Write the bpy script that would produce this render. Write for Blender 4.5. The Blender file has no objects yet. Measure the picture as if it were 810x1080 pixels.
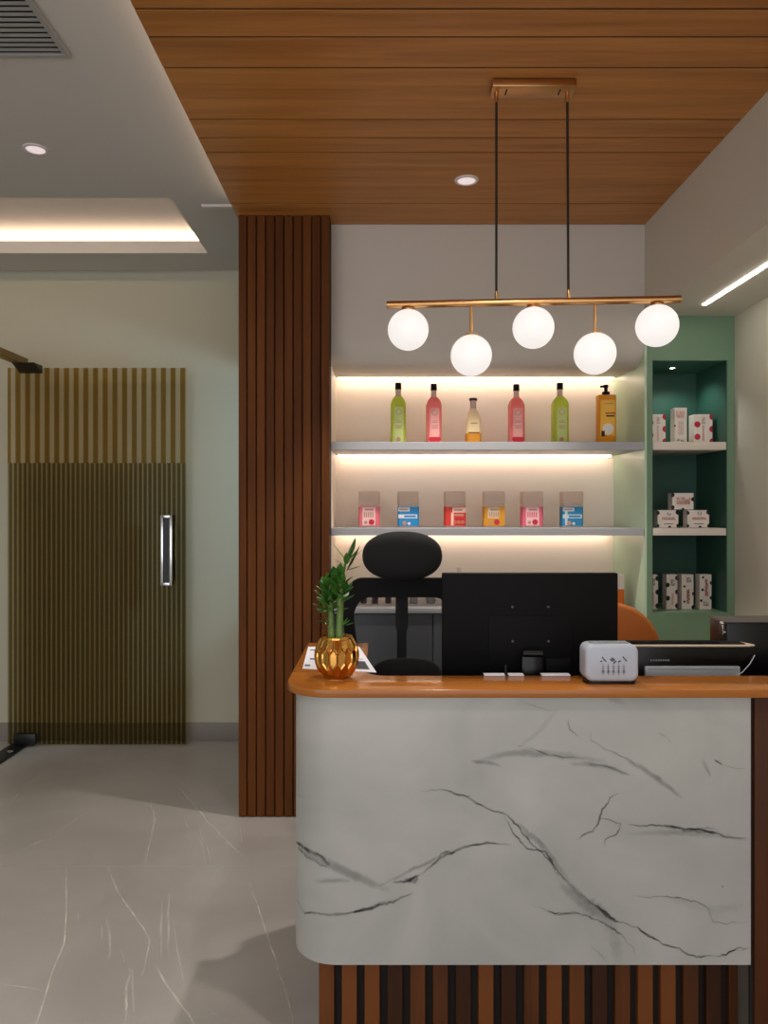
import bpy, bmesh, math, random
from mathutils import Vector, Matrix, noise as mnoise
random.seed(7)
S = bpy.context.scene
COL = S.collection
PI = math.pi

def lin(c):
    return tuple((v/12.92 if v <= .04045 else ((v+.055)/1.055)**2.4) for v in c)
def rgb(r, g, b):
    return lin((r/255, g/255, b/255)) + (1,)

# ------------------------------------------------------------------ camera, world, lights, exposure
cam_d = bpy.data.cameras.new('camera')
cam = bpy.data.objects.new('camera', cam_d)
COL.objects.link(cam)
EYE = 1.5
cam.location = (0, 0, EYE)
cam.rotation_euler = (PI/2, 0, 0)
cam_d.sensor_width = 36
cam_d.lens = 27.0                       # focal length = 810 px of a 1080 px frame
cam_d.shift_x = 2/1080
cam_d.shift_y = -2/1080
cam_d.clip_start = .05
S.camera = cam

S.view_settings.view_transform = 'Standard'
S.view_settings.look = 'None'
S.view_settings.gamma = 1
S.view_settings.use_curve_mapping = False
S.view_settings.exposure = 0.42

w = bpy.data.worlds.new('world'); S.world = w; w.use_nodes = True
w.node_tree.nodes['Background'].inputs['Color'].default_value = (.97, .97, 1, 1)
w.node_tree.nodes['Background'].inputs['Strength'].default_value = 1.45

WARM = (1, .80, .60)
def lamp(name, kind, loc, energy, color=(1, 1, 1), aim=None, size=.1, size_y=None, angle=120, blend=.5):
    d = bpy.data.lights.new(name, kind)
    d.energy = energy; d.color = color
    if kind == 'AREA':
        d.size = size
        if size_y: d.shape = 'RECTANGLE'; d.size_y = size_y
    else:
        d.shadow_soft_size = size
    if kind == 'SPOT':
        d.spot_size = math.radians(angle); d.spot_blend = blend
    o = bpy.data.objects.new(name, d); COL.objects.link(o)
    o.location = loc
    if aim is not None:
        o.rotation_euler = (Vector(aim)-Vector(loc)).to_track_quat('-Z', 'Y').to_euler()
    return o
# recessed downlights
lamp('downlight_lamp', 'SPOT', (.368, 3.35, 2.925), 80, (1, .92, .84), (.368, 3.34, 0), .03, angle=80, blend=.35)
lamp('downlight_lamp', 'SPOT', (-1.477, 3.274, 3.02), 20, (1, .94, .86), (-1.477, 3.27, 0), .03, angle=140, blend=.7)
for x, y, z, e in ((-1.5, 1.1, 3.02, 26), (-3.1, 3.0, 3.02, 20), (-3.1, 1.0, 3.02, 20), (.45, 1.5, 2.925, 46), (.9, -.6, 3.02, 26), (-.8, -.6, 3.02, 26)):  # unseen downlights added to light the room and desk front, no fixtures
    lamp('downlight_lamp', 'SPOT', (x, y, z), e, (1, .94, .86), (x, y-.01, 0), .05, angle=140, blend=.7)
# cool daylight spilling out of the passage behind the shelf wall
lamp('passage_lamp', 'SPOT', (.3, 4.5, 1.98), 42, (.55, .86, 1), (-1.2, 4.98, 1.66), .02, angle=68, blend=.3)

# ------------------------------------------------------------------ materials
def new_mat(name):
    m = bpy.data.materials.new(name); m.use_nodes = True
    nt = m.node_tree
    return m, nt, nt.nodes['Principled BSDF']
def plain(name, col, rough=.5, metal=0, bump=0, bscale=60, coat=0, var=0, spec=None):
    m, nt, p = new_mat(name)
    p.inputs['Base Color'].default_value = col
    p.inputs['Roughness'].default_value = rough
    p.inputs['Metallic'].default_value = metal
    p.inputs['Coat Weight'].default_value = coat
    if spec is not None: p.inputs['Specular IOR Level'].default_value = spec
    if bump or var:
        tc = nt.nodes.new('ShaderNodeTexCoord')
        nz = nt.nodes.new('ShaderNodeTexNoise'); nz.inputs['Scale'].default_value = bscale
        nz.inputs['Detail'].default_value = 3
        nt.links.new(tc.outputs['Object'], nz.inputs['Vector'])
        if bump:
            b = nt.nodes.new('ShaderNodeBump'); b.inputs['Strength'].default_value = bump; b.inputs['Distance'].default_value = .002
            nt.links.new(nz.outputs['Fac'], b.inputs['Height'])
            nt.links.new(b.outputs['Normal'], p.inputs['Normal'])
        if var:
            mx = nt.nodes.new('ShaderNodeMixRGB')
            mx.inputs[1].default_value = tuple(c*(1-var) for c in col[:3])+(1,)
            mx.inputs[2].default_value = tuple(min(1, c*(1+var)) for c in col[:3])+(1,)
            nt.links.new(nz.outputs['Fac'], mx.inputs[0])
            nt.links.new(mx.outputs[0], p.inputs['Base Color'])
    return m
def emit(name, col, strength):
    m, nt, p = new_mat(name)
    p.inputs['Base Color'].default_value = col
    p.inputs['Emission Color'].default_value = col
    p.inputs['Emission Strength'].default_value = strength
    p.inputs['Roughness'].default_value = .4
    return m
def wood(name, dark, light, axis='x', rough=.4, fine=22, coat=0, board=.25, streak=.5, spec=.25):
    """grain running along one object axis; every board (mesh island) gets its own tone"""
    m, nt, p = new_mat(name)
    N, L = nt.nodes.new, nt.links.new
    tc = N('ShaderNodeTexCoord'); geo = N('ShaderNodeNewGeometry')
    mp = N('ShaderNodeMapping')
    sc = {'x': (.06, 1, 1), 'y': (1, .06, 1), 'z': (1, 1, .06)}[axis]
    mp.inputs['Scale'].default_value = sc
    off = N('ShaderNodeVectorMath'); off.operation = 'MULTIPLY_ADD'
    off.inputs[1].default_value = (13, 17, 11)
    cmb = N('ShaderNodeCombineXYZ')
    for i in range(3): L(geo.outputs['Random Per Island'], cmb.inputs[i])
    L(cmb.outputs[0], off.inputs[0]); L(tc.outputs['Object'], off.inputs[2])
    L(off.outputs[0], mp.inputs['Vector'])
    n1 = N('ShaderNodeTexNoise'); n1.inputs['Scale'].default_value = fine; n1.inputs['Detail'].default_value = 8
    n1.inputs['Roughness'].default_value = .62; n1.inputs['Distortion'].default_value = .6
    L(mp.outputs[0], n1.inputs['Vector'])
    n2 = N('ShaderNodeTexNoise'); n2.inputs['Scale'].default_value = fine*.2; n2.inputs['Detail'].default_value = 2
    n2.inputs['Distortion'].default_value = 1.5
    L(mp.outputs[0], n2.inputs['Vector'])
    a = N('ShaderNodeMath'); a.operation = 'MULTIPLY_ADD'; a.inputs[1].default_value = streak
    L(n1.outputs['Fac'], a.inputs[0])
    b = N('ShaderNodeMath'); b.operation = 'MULTIPLY'; b.inputs[1].default_value = 1-streak
    L(n2.outputs['Fac'], b.inputs[0]); L(b.outputs[0], a.inputs[2])
    c = N('ShaderNodeMath'); c.operation = 'MULTIPLY_ADD'; c.inputs[1].default_value = board
    L(geo.outputs['Random Per Island'], c.inputs[0]); L(a.outputs[0], c.inputs[2])
    d = N('ShaderNodeMath'); d.operation = 'SUBTRACT'; d.inputs[1].default_value = board/2; L(c.outputs[0], d.inputs[0])
    rp = N('ShaderNodeValToRGB')
    rp.color_ramp.elements[0].position = .28; rp.color_ramp.elements[0].color = dark
    rp.color_ramp.elements[1].position = .74; rp.color_ramp.elements[1].color = light
    L(d.outputs[0], rp.inputs[0]); L(rp.outputs[0], p.inputs['Base Color'])
    p.inputs['Specular IOR Level'].default_value = spec
    p.inputs['Roughness'].default_value = rough; p.inputs['Coat Weight'].default_value = coat
    p.inputs['Coat Roughness'].default_value = .2
    bm_ = N('ShaderNodeBump'); bm_.inputs['Strength'].default_value = .12; bm_.inputs['Distance'].default_value = .001
    L(n1.outputs['Fac'], bm_.inputs['Height']); L(bm_.outputs[0], p.inputs['Normal'])
    return m
def stone(name, c1, c2, scale, rough, tile=None):
    m, nt, p = new_mat(name)
    N, L = nt.nodes.new, nt.links.new
    tc = N('ShaderNodeTexCoord')
    n1 = N('ShaderNodeTexNoise'); n1.inputs['Scale'].default_value = scale; n1.inputs['Detail'].default_value = 7; n1.inputs['Distortion'].default_value = .8
    L(tc.outputs['Object'], n1.inputs['Vector'])
    rp = N('ShaderNodeValToRGB'); rp.color_ramp.elements[0].position = .3; rp.color_ramp.elements[1].position = .72
    rp.color_ramp.elements[0].color = c1; rp.color_ramp.elements[1].color = c2
    L(n1.outputs['Fac'], rp.inputs[0]); L(rp.outputs[0], p.inputs['Base Color'])
    p.inputs['Roughness'].default_value = rough
    return m
def vein_mat(name, col, rough, scale=40):
    """stone vein: an inlay whose strength follows the mesh attribute 'vein', broken up by noise"""
    m, nt, p = new_mat(name)
    N, L = nt.nodes.new, nt.links.new
    p.inputs['Base Color'].default_value = col; p.inputs['Roughness'].default_value = rough
    at = N('ShaderNodeAttribute'); at.attribute_name = 'vein'
    tc = N('ShaderNodeTexCoord'); nz = N('ShaderNodeTexNoise'); nz.inputs['Scale'].default_value = scale; nz.inputs['Detail'].default_value = 5
    L(tc.outputs['Object'], nz.inputs['Vector'])
    mr = N('ShaderNodeMapRange'); mr.inputs[1].default_value = .3; mr.inputs[2].default_value = .65; mr.inputs[3].default_value = .25; mr.inputs[4].default_value = 1
    L(nz.outputs['Fac'], mr.inputs[0])
    mu = N('ShaderNodeMath'); mu.operation = 'MULTIPLY'; mu.use_clamp = True
    L(at.outputs['Fac'], mu.inputs[0]); L(mr.outputs[0], mu.inputs[1])
    L(mu.outputs[0], p.inputs['Alpha'])
    return m

M = {}
M['ceil'] = plain('grey_ceiling_paint', rgb(202, 199, 194), .8, bump=.03, bscale=90)
M['fascia'] = plain('pale_grey_paint', rgb(208, 203, 190), .7, bump=.03, bscale=90)
M['cream'] = plain('cream_paint', rgb(206, 200, 184), .7, bump=.03, bscale=90)
M['sage'] = plain('pale_sage_paint', rgb(182, 180, 162), .7, bump=.04, bscale=70)
M['white'] = plain('white_paint', rgb(206, 198, 188), .6, bump=.02)
M['alc'] = plain('warm_white_laminate', rgb(248, 236, 220), .5)
M['alcside'] = plain('pale_mint_laminate', rgb(190, 214, 186), .35)
M['shelf'] = plain('shaded_white_laminate', rgb(170, 171, 175), .4)  # white boards greyed: the shade on their fronts is in the colour
M['nshelf'] = plain('cream_shelf_laminate', rgb(226, 214, 200), .4)
M['green'] = plain('sage_green_laminate', rgb(112, 142, 114), .5)
M['teal'] = plain('shade_deepened_green', rgb(44, 84, 70), .5)  # dark teal lining, deepened further so its colour holds the cells' shade
M['base'] = plain('grey_baseboard', rgb(128, 122, 114), .5)
M['wceil'] = wood('ceiling_veneer', rgb(150, 94, 42), rgb(212, 146, 80), 'x', .4, fine=26, board=.1, streak=.55)
M['wslat'] = wood('walnut_slats', rgb(72, 38, 14), rgb(112, 64, 26), 'z', .55, fine=30, board=.25, spec=.12)
M['wdark'] = wood('dark_walnut', rgb(50, 24, 8), rgb(88, 46, 16), 'z', .55, fine=26, board=.25)
M['wbase'] = wood('desk_base_slats', rgb(58, 30, 12), rgb(118, 66, 28), 'z', .6, fine=26, board=.7)
M['wtop'] = wood('oiled_counter_wood', rgb(142, 82, 30), rgb(192, 122, 54), 'x', .18, fine=20, board=0, coat=.3)
M['groove'] = plain('dark_groove', rgb(22, 12, 7), .8)
M['marble'] = stone('white_marble', rgb(154, 155, 152), rgb(178, 178, 174), 2.6, .3)
M['mvein'] = vein_mat('grey_marble_vein', rgb(48, 46, 46), .3, 26)
M['mcloud'] = vein_mat('pale_marble_cloud', rgb(120, 120, 120), .3, 9)
M['tile'] = stone('grey_marble_tile', rgb(154, 149, 145), rgb(174, 169, 164), 1.6, .3)
M['fvein'] = vein_mat('white_floor_vein', rgb(236, 230, 222), .3, 14)
M['grout'] = plain('pale_grout', rgb(196, 190, 184), .6)
M['gold'] = plain('polished_gold', rgb(222, 164, 84), .12, 1)
M['brass'] = plain('brushed_brass', rgb(206, 158, 104), .28, 1)
M['bronze'] = plain('aged_brass', rgb(150, 118, 60), .4, 1)
M['chrome'] = plain('chrome', rgb(215, 218, 220), .15, 1)
M['blackm'] = plain('black_metal', rgb(16, 16, 17), .4)
M['black'] = plain('black_plastic', rgb(9, 9, 10), .6, spec=.12)
M['blackg'] = plain('gloss_black_plastic', rgb(9, 9, 10), .25, spec=.3)
M['fabric'] = plain('black_fabric', rgb(9, 9, 11), .9, bump=.25, bscale=400)
M['cord'] = plain('black_cord', rgb(24, 20, 18), .7)
M['globe'] = emit('opal_glass_glow', (1, .94, .89, 1), .62)
M['globe'].node_tree.nodes['Principled BSDF'].inputs['Base Color'].default_value = (.25, .25, .25, 1)
M['led'] = emit('warm_led_strip', (1, .77, .61, 1), 9.5)
M['ledcove'] = emit('cove_led_strip', (1, .75, .56, 1), 3.0)
M['lednear'] = emit('dim_cove_led_strip', (1, .75, .56, 1), 8.5)
M['lededge'] = emit('ceiling_edge_led_strip', (1, .75, .56, 1), 6)
M['ledline'] = emit('white_led_line', (1, .95, .86, 1), 15)
M['lens'] = emit('downlight_lens', (1, .86, .87, 1), .42)
M['trimw'] = plain('white_trim_ring', rgb(222, 214, 212), .4)
M['vent'] = plain('grey_vent_metal', rgb(168, 168, 166), .4, .2)
M['ventd'] = plain('dark_vent_void', rgb(26, 27, 28), .8)
M['tan'] = plain('tan_leather', rgb(178, 98, 34), .45, bump=.1, bscale=300)
M['paper'] = plain('white_paper', rgb(226, 226, 236), .7)
M['ink'] = plain('dark_ink', rgb(52, 52, 58), .6)
M['redink'] = plain('red_ink', rgb(176, 52, 46), .6)
M['orangeink'] = plain('orange_ink', rgb(204, 112, 76), .6)
M['pinkink'] = plain('pink_ink', rgb(222, 130, 120), .6)
M['lilac'] = plain('white_plastic', rgb(172, 178, 190), .3)
M['grey'] = plain('grey_plastic', rgb(128, 136, 142), .35)
M['darkgrey'] = plain('dark_grey_plastic', rgb(74, 68, 64), .5)
M['silver'] = plain('silver_plastic', rgb(172, 178, 184), .35, .3)
M['beige'] = plain('beige_plastic', rgb(196, 176, 156), .45)
M['box'] = plain('white_card', rgb(238, 226, 216), .6)
M['boxs'] = plain('white_card_side', rgb(196, 180, 174), .6)
M['spotb'] = plain('black_print', rgb(17, 15, 15), .6)
M['spotr'] = plain('crimson_print', rgb(190, 24, 56), .6)
M['soil'] = plain('dark_soil', rgb(40, 28, 18), .9, bump=.6, bscale=200)
M['cab'] = plain('grey_cabinet_laminate', rgb(64, 68, 74), .5)

def leafmat(name, c1, c2):
    m, nt, p = new_mat(name)
    N, L = nt.nodes.new, nt.links.new
    geo = N('ShaderNodeNewGeometry'); mx = N('ShaderNodeMixRGB')
    mx.inputs[1].default_value = c1; mx.inputs[2].default_value = c2
    L(geo.outputs['Random Per Island'], mx.inputs[0]); L(mx.outputs[0], p.inputs['Base Color'])
    p.inputs['Roughness'].default_value = .35
    return m
M['leaf'] = leafmat('green_leaf', rgb(30, 74, 26), rgb(84, 138, 50))
M['stalk'] = plain('ringed_stalk', rgb(92, 122, 58), .5, var=.3, bscale=90)

def translucent(name, col, amount=.5, rough=.15):
    m, nt, p = new_mat(name)
    N, L = nt.nodes.new, nt.links.new
    p.inputs['Base Color'].default_value = col; p.inputs['Roughness'].default_value = rough
    t = N('ShaderNodeBsdfTranslucent'); t.inputs['Color'].default_value = col
    mx = N('ShaderNodeMixShader'); mx.inputs[0].default_value = amount
    L(p.outputs[0], mx.inputs[1]); L(t.outputs[0], mx.inputs[2])
    L(mx.outputs[0], nt.nodes['Material Output'].inputs['Surface'])
    return m
M['clear'] = translucent('clear_plastic', rgb(226, 208, 196), .5)
M['frost'] = translucent('frosted_plastic', rgb(244, 232, 220), .6, .4)

# chair mesh: half see-through woven net
def net(name, col, keep):
    m, nt, p = new_mat(name)
    N, L = nt.nodes.new, nt.links.new
    p.inputs['Base Color'].default_value = col; p.inputs['Roughness'].default_value = .8
    t = N('ShaderNodeBsdfTransparent')
    tc = N('ShaderNodeTexCoord'); wv = N('ShaderNodeTexWave'); wv.bands_direction = 'Z'
    wv.inputs['Scale'].default_value = 60; wv.inputs['Distortion'].default_value = 2; wv.inputs['Detail'].default_value = 2
    L(tc.outputs['Object'], wv.inputs['Vector'])
    mr = N('ShaderNodeMapRange'); mr.inputs[3].default_value = keep-.05; mr.inputs[4].default_value = keep+.05
    L(wv.outputs['Fac'], mr.inputs[0])
    mx = N('ShaderNodeMixShader'); L(mr.outputs[0], mx.inputs[0])
    L(t.outputs[0], mx.inputs[1]); L(p.outputs[0], mx.inputs[2])
    L(mx.outputs[0], nt.nodes['Material Output'].inputs['Surface'])
    return m
M['net'] = net('black_chair_mesh', rgb(46, 49, 54), .32)

# reeded bronze glass of the door: wide stripes above z 1.80, narrow ones below
def reeded():
    m, nt, p = new_mat('reeded_bronze_glass')
    N, L = nt.nodes.new, nt.links.new
    tc = N('ShaderNodeTexCoord'); sp = N('ShaderNodeSeparateXYZ'); L(tc.outputs['Object'], sp.inputs[0])
    def math_(op, a, b=None):
        n = N('ShaderNodeMath'); n.operation = op
        for i, v in enumerate((a, b)):
            if v is None: continue
            if isinstance(v, (int, float)): n.inputs[i].default_value = v
            else: L(v, n.inputs[i])
        return n.outputs[0]
    def stripe(period, lo, hi):
        f = math_('FRACT', math_('DIVIDE', math_('ADD', sp.outputs[0], 10), period))
        d = math_('ABSOLUTE', math_('SUBTRACT', f, .5))
        n = N('ShaderNodeMapRange'); n.interpolation_type = 'SMOOTHSTEP'
        n.inputs[1].default_value = lo; n.inputs[2].default_value = hi
        L(d, n.inputs[0]); return n.outputs[0]
    wide = stripe(.0617, .20, .30)
    thin = stripe(.0306, .22, .42)
    def mixc(f, a, b):
        n = N('ShaderNodeMixRGB'); L(f, n.inputs[0])
        for i, v in ((1, a), (2, b)):
            if isinstance(v, tuple): n.inputs[i].default_value = v
            else: L(v, n.inputs[i])
        return n.outputs[0]
    up = mixc(wide, (.70, .57, .30, 1), (.98, .95, .90, 1))
    lo = mixc(thin, (.54, .48, .34, 1), (.88, .84, .72, 1))
    sel = math_('GREATER_THAN', sp.outputs[2], 1.80)
    tint = mixc(sel, lo, up)
    tr = N('ShaderNodeBsdfTransparent'); L(tint, tr.inputs[0])
    p.inputs['Base Color'].default_value = rgb(96, 84, 52); p.inputs['Roughness'].default_value = .3
    m1 = N('ShaderNodeMixShader'); m1.inputs[0].default_value = .07
    L(tr.outputs[0], m1.inputs[1]); L(p.outputs[0], m1.inputs[2])
    L(m1.outputs[0], nt.nodes['Material Output'].inputs['Surface'])
    return m
M['reed'] = reeded()

# ------------------------------------------------------------------ mesh builder
class B:
    def __init__(s):
        s.v = []; s.f = []; s.m = []; s.a = None
    def poly(s, pts, m=0):
        n = len(s.v); s.v += [tuple(p) for p in pts]; s.f.append(tuple(range(n, n+len(pts)))); s.m.append(m); return s
    def raw(s, vs, fs, m=0):
        n = len(s.v); s.v += [tuple(p) for p in vs]
        for f in fs: s.f.append(tuple(i+n for i in f)); s.m.append(m)
        return s
    def bm(s, bm, m=0):
        bm.verts.index_update()
        s.raw([v.co for v in bm.verts], [[v.index for v in f.verts] for f in bm.faces], m); bm.free(); return s
    def box(s, x0, x1, y0, y1, z0, z1, m=0, bev=0, seg=2, sh=None):
        bm = bmesh.new(); bmesh.ops.create_cube(bm, size=1)
        for v in bm.verts:
            v.co = Vector((x0+(v.co.x+.5)*(x1-x0), y0+(v.co.y+.5)*(y1-y0), z0+(v.co.z+.5)*(z1-z0)))
            if sh: v.co = sh(v.co)
        if bev: bmesh.ops.bevel(bm, geom=bm.edges[:], offset=bev, segments=seg, profile=.5, affect='EDGES')
        return s.bm(bm, m)
    def prism(s, pts, axis, a, b, m=0, bev=0, seg=2):
        bm = bmesh.new()
        def P(p, h): return {'z': (p[0], p[1], h), 'y': (p[0], h, p[1]), 'x': (h, p[0], p[1])}[axis]
        lo = [bm.verts.new(P(p, a)) for p in pts]; hi = [bm.verts.new(P(p, b)) for p in pts]
        n = len(pts)
        f1 = bm.faces.new(lo); f2 = bm.faces.new(hi)
        for i in range(n): bm.faces.new((lo[i], lo[(i+1) % n], hi[(i+1) % n], hi[i]))
        bmesh.ops.recalc_face_normals(bm, faces=bm.faces[:])
        if bev: bmesh.ops.bevel(bm, geom=list(f1.edges)+list(f2.edges), offset=bev, segments=seg, profile=.5, affect='EDGES')
        return s.bm(bm, m)
    def tube(s, path, r, n=12, m=0, flat=1):
        path = [Vector(p) for p in path]; k = len(path)
        rs = r if isinstance(r, (list, tuple)) else [r]*k
        vs = []; prev = None
        for i, p in enumerate(path):
            t = (path[min(i+1, k-1)]-path[max(i-1, 0)]).normalized()
            up = prev if prev is not None else (Vector((0, 0, 1)) if abs(t.z) < .9 else Vector((1, 0, 0)))
            a = t.cross(up).normalized(); b = a.cross(t).normalized(); prev = b
            for j in range(n):
                q = 2*PI*j/n
                vs.append(p + (a*math.cos(q) + b*math.sin(q)*flat)*rs[i])
        fs = [(i*n+j, i*n+(j+1) % n, (i+1)*n+(j+1) % n, (i+1)*n+j) for i in range(k-1) for j in range(n)]
        fs += [tuple(range(n-1, -1, -1)), tuple(range((k-1)*n, k*n))]
        return s.raw(vs, fs, m)
    def lathe(s, prof, c, n=32, m=0):
        vs = []; k = len(prof)
        for r, z in prof:
            for j in range(n): vs.append((c[0]+r*math.cos(2*PI*j/n), c[1]+r*math.sin(2*PI*j/n), c[2]+z))
        fs = [(i*n+j, i*n+(j+1) % n, (i+1)*n+(j+1) % n, (i+1)*n+j) for i in range(k-1) for j in range(n)]
        fs += [tuple(range(n-1, -1, -1)), tuple(range((k-1)*n, k*n))]
        return s.raw(vs, fs, m)
    def ball(s, c, rx, ry, rz, n=32, k=18, m=0, e=1.0):
        def pw(v): return math.copysign(abs(v)**e, v)
        vs = []; fs = []
        for i in range(k+1):
            t = PI*i/k
            for j in range(n):
                q = 2*PI*j/n
                vs.append((c[0]+rx*pw(math.sin(t))*pw(math.cos(q)), c[1]+ry*pw(math.sin(t))*pw(math.sin(q)), c[2]-rz*pw(math.cos(t))))
        for i in range(k):
            for j in range(n): fs.append((i*n+j, i*n+(j+1) % n, (i+1)*n+(j+1) % n, (i+1)*n+j))
        return s.raw(vs, fs, m)
    def disc(s, x, z, r, y, m, x0=-9, x1=9, z0=-9, z1=9, n=24):
        """round printed spot on a face that looks towards -y, clipped to that face"""
        pts = [(min(max(x+r*math.cos(2*PI*j/n), x0), x1), y, min(max(z+r*math.sin(2*PI*j/n), z0), z1)) for j in range(n)]
        out = [p for i, p in enumerate(pts) if (Vector(p)-Vector(pts[i-1])).length > 1e-6]
        return s.poly(out, m) if len(out) > 2 else s
    def rect(s, x0, x1, z0, z1, y, m): return s.poly([(x0, y, z0), (x1, y, z0), (x1, y, z1), (x0, y, z1)], m)

def rrect(x0, x1, y0, y1, r, n=6, corners=(1, 1, 1, 1)):
    """outline, counter-clockwise from lower left"""
    out = []
    for k, (cx, cy, a) in enumerate(((x0+r, y0+r, PI), (x1-r, y0+r, 1.5*PI), (x1-r, y1-r, 0), (x0+r, y1-r, .5*PI))):
        if corners[k]:
            out += [(cx+r*math.cos(a+PI/2*i/n), cy+r*math.sin(a+PI/2*i/n)) for i in range(n+1)]
        else:
            out.append(((x0, y0), (x1, y0), (x1, y1), (x0, y1))[k])
    return out

ORG = {}
def obj(name, b, mats, parent=None, smooth=35, attr=None):
    me = bpy.data.meshes.new(name)
    off = ORG.get(parent, Vector((0, 0, 0))) if parent else Vector((0, 0, 0))
    me.from_pydata([Vector(v)-off for v in b.v], [], b.f)
    for mm in (mats if isinstance(mats, (list, tuple)) else [mats]):
        me.materials.append(M[mm] if isinstance(mm, str) else mm)
    me.polygons.foreach_set('material_index', b.m)
    if smooth:
        me.polygons.foreach_set('use_smooth', [True]*len(me.polygons))
        me.set_sharp_from_angle(angle=math.radians(smooth))
    if attr is not None:
        at = me.attributes.new('vein', 'FLOAT', 'POINT'); at.data.foreach_set('value', attr)
    me.update()
    o = bpy.data.objects.new(name, me); COL.objects.link(o)
    if parent:
        o.parent = parent; ORG[o] = off
    return o
def thing(name, label, cat, loc, group=None, rz=0):
    o = bpy.data.objects.new(name, None); COL.objects.link(o)
    o.empty_display_size = .1
    o.location = loc; o.rotation_euler.z = rz
    ORG[o] = Vector(loc)
    o['label'] = label; o['category'] = cat
    if group: o['group'] = group
    return o
def tag(o, label, cat, group=None):
    o['label'] = label; o['category'] = cat
    if group: o['group'] = group
    return o
def struct(name, b, mats, label, cat, smooth=35, attr=None):
    o = obj(name, b, mats, smooth=smooth, attr=attr)
    o['kind'] = 'structure'; o['label'] = label; o['category'] = cat
    return o
def ray(px, py, d):
    """a point of the photograph at depth d metres"""
    return Vector(((px-403)*d/810, d, EYE-(py-538)*d/810))

class Veins:
    """tapering inlaid strips for stone; keeps the attribute beside the builder"""
    def __init__(s, b): s.b = b; s.attr = [0.0]*len(b.v); s.k = 0
    def add(s, pts, width, strength, lift, mat, normal, rough=.25, taper=True, step=.006):
        """pts: 3D points on the surface; width in metres"""
        pts = [Vector(p) for p in pts]; s.k += 1
        out = []
        for a, b2 in zip(pts, pts[1:]):
            n = max(1, int((b2-a).length/step))
            out += [a.lerp(b2, i/n) for i in range(n)]
        out.append(pts[-1])
        K = len(out); vs = []; at = []; fs = []
        nv = normal
        for i, p in enumerate(out):
            t = (out[min(i+1, K-1)]-out[max(i-1, 0)]).normalized()
            nn = nv(p) if callable(nv) else nv
            side = t.cross(nn).normalized()
            q = i*.09+s.k*7.3
            jig = mnoise.noise((q*1.7, s.k*3.1, 0))*rough*.012 + mnoise.noise((q*6, s.k*5.1, 2))*rough*.006
            u = i/max(1, K-1)
            tp = (math.sin(PI*min(max(u, .0), 1))**.45 if taper else 1)
            wd = width*(.35+.65*tp)*(.75+.6*abs(mnoise.noise((q*2.3, 4, s.k))))
            st = strength*tp*(.7+.6*abs(mnoise.noise((q*1.1, 9, s.k))))
            for sx, av in ((-1, 0), (-.45, .8), (0, 1), (.45, .8), (1, 0)):
                vs.append(p + side*(sx*wd/2+jig) + nn*(lift+s.k*2e-6)); at.append(av*st)
        for i in range(K-1):
            for j in range(4): fs.append((i*5+j, i*5+j+1, (i+1)*5+j+1, (i+1)*5+j))
        s.b.raw(vs, fs, mat); s.attr += at

# ------------------------------------------------------------------ the room
CZ, WZ, SZ = 3.04, 2.94, 2.483          # grey ceiling, wooden ceiling, low ceiling by the right wall
BY, FY = 5.0, 3.876                     # far wall, front plane of the shelf wall
RX, FX = 1.78, 1.325                    # right wall, fascia
LX, NY = -4.2, -2.6

b = B().poly([(LX, NY, 0), (2.6, NY, 0), (2.6, BY+.1, 0), (LX, BY+.1, 0)], 0)
V = Veins(b)
def fl(*pp): return [((x-403)*(EYE*810/(y-538))/810, EYE*810/(y-538), 0) for x, y in pp]
UPV = Vector((0, 0, 1))
for pts, wd, st, rg in (
    (fl((70, 915), (70, 960), (68, 995), (55, 1025), (39, 1080), (30, 1120)), .008, .75, .3),
    (fl((114, 916), (122, 935), (126, 945), (140, 963), (152, 980), (158, 992), (150, 1030)), .008, .7, .5),
    (fl((163, 1015), (172, 1035), (186, 1052), (202, 1075), (212, 1100)), .008, .75, .4),
    (fl((155, 840), (163, 860), (160, 880), (153, 913)), .009, .5, .4),
    (fl((185, 825), (203, 848), (232, 880), (266, 912)), .010, .5, .6),
    (fl((262, 930), (275, 965), (288, 1005), (300, 1045), (312, 1085)), .007, .65, .4),
    (fl((0, 1038), (20, 1040), (44, 1044)), .007, .45, .3),
    (fl((28, 895), (45, 886), (62, 884)), .009, .45, .4), (fl((62, 876), (85, 861), (95, 856)), .009, .3, .4),
    (fl((10, 850), (25, 830), (45, 815)), .010, .3, .5),
    (fl((171, 948), (170, 985), (170, 1015)), .007, .5, .5), (fl((178, 940), (178, 985), (177, 1010)), .007, .6, .5),
    (fl((182, 970), (188, 1010), (194, 1040)), .006, .35, .4),
    (fl((112, 968), (115, 985), (115, 1014)), .007, .5, .7), (fl((107, 975), (108, 992)), .006, .4, .5),
    (fl((129, 1000), (133, 1015)), .007, .45, .6), (fl((137, 1020), (133, 1050), (132, 1085)), .008, .55, .7),
    (fl((140, 1020), (140, 1070)), .006, .45, .6), (fl((195, 862), (199, 880)), .008, .35, .4),
    (fl((210, 870), (217, 912)), .007, .35, .4), (fl((217, 890), (222, 908)), .007, .3, .4),
    (fl((253, 873), (256, 890)), .008, .3, .3), (fl((83, 960), (80, 975)), .006, .35, .6),
    (fl((215, 1060), (230, 1072), (250, 1080)), .006, .3, .6), (fl((-90, 860), (-60, 900), (-50, 960)), .010, .5, .5)):
    V.add(pts, wd*1.35, min(1, st*1.5), .0004, 1, UPV, rg, step=.015)
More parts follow.
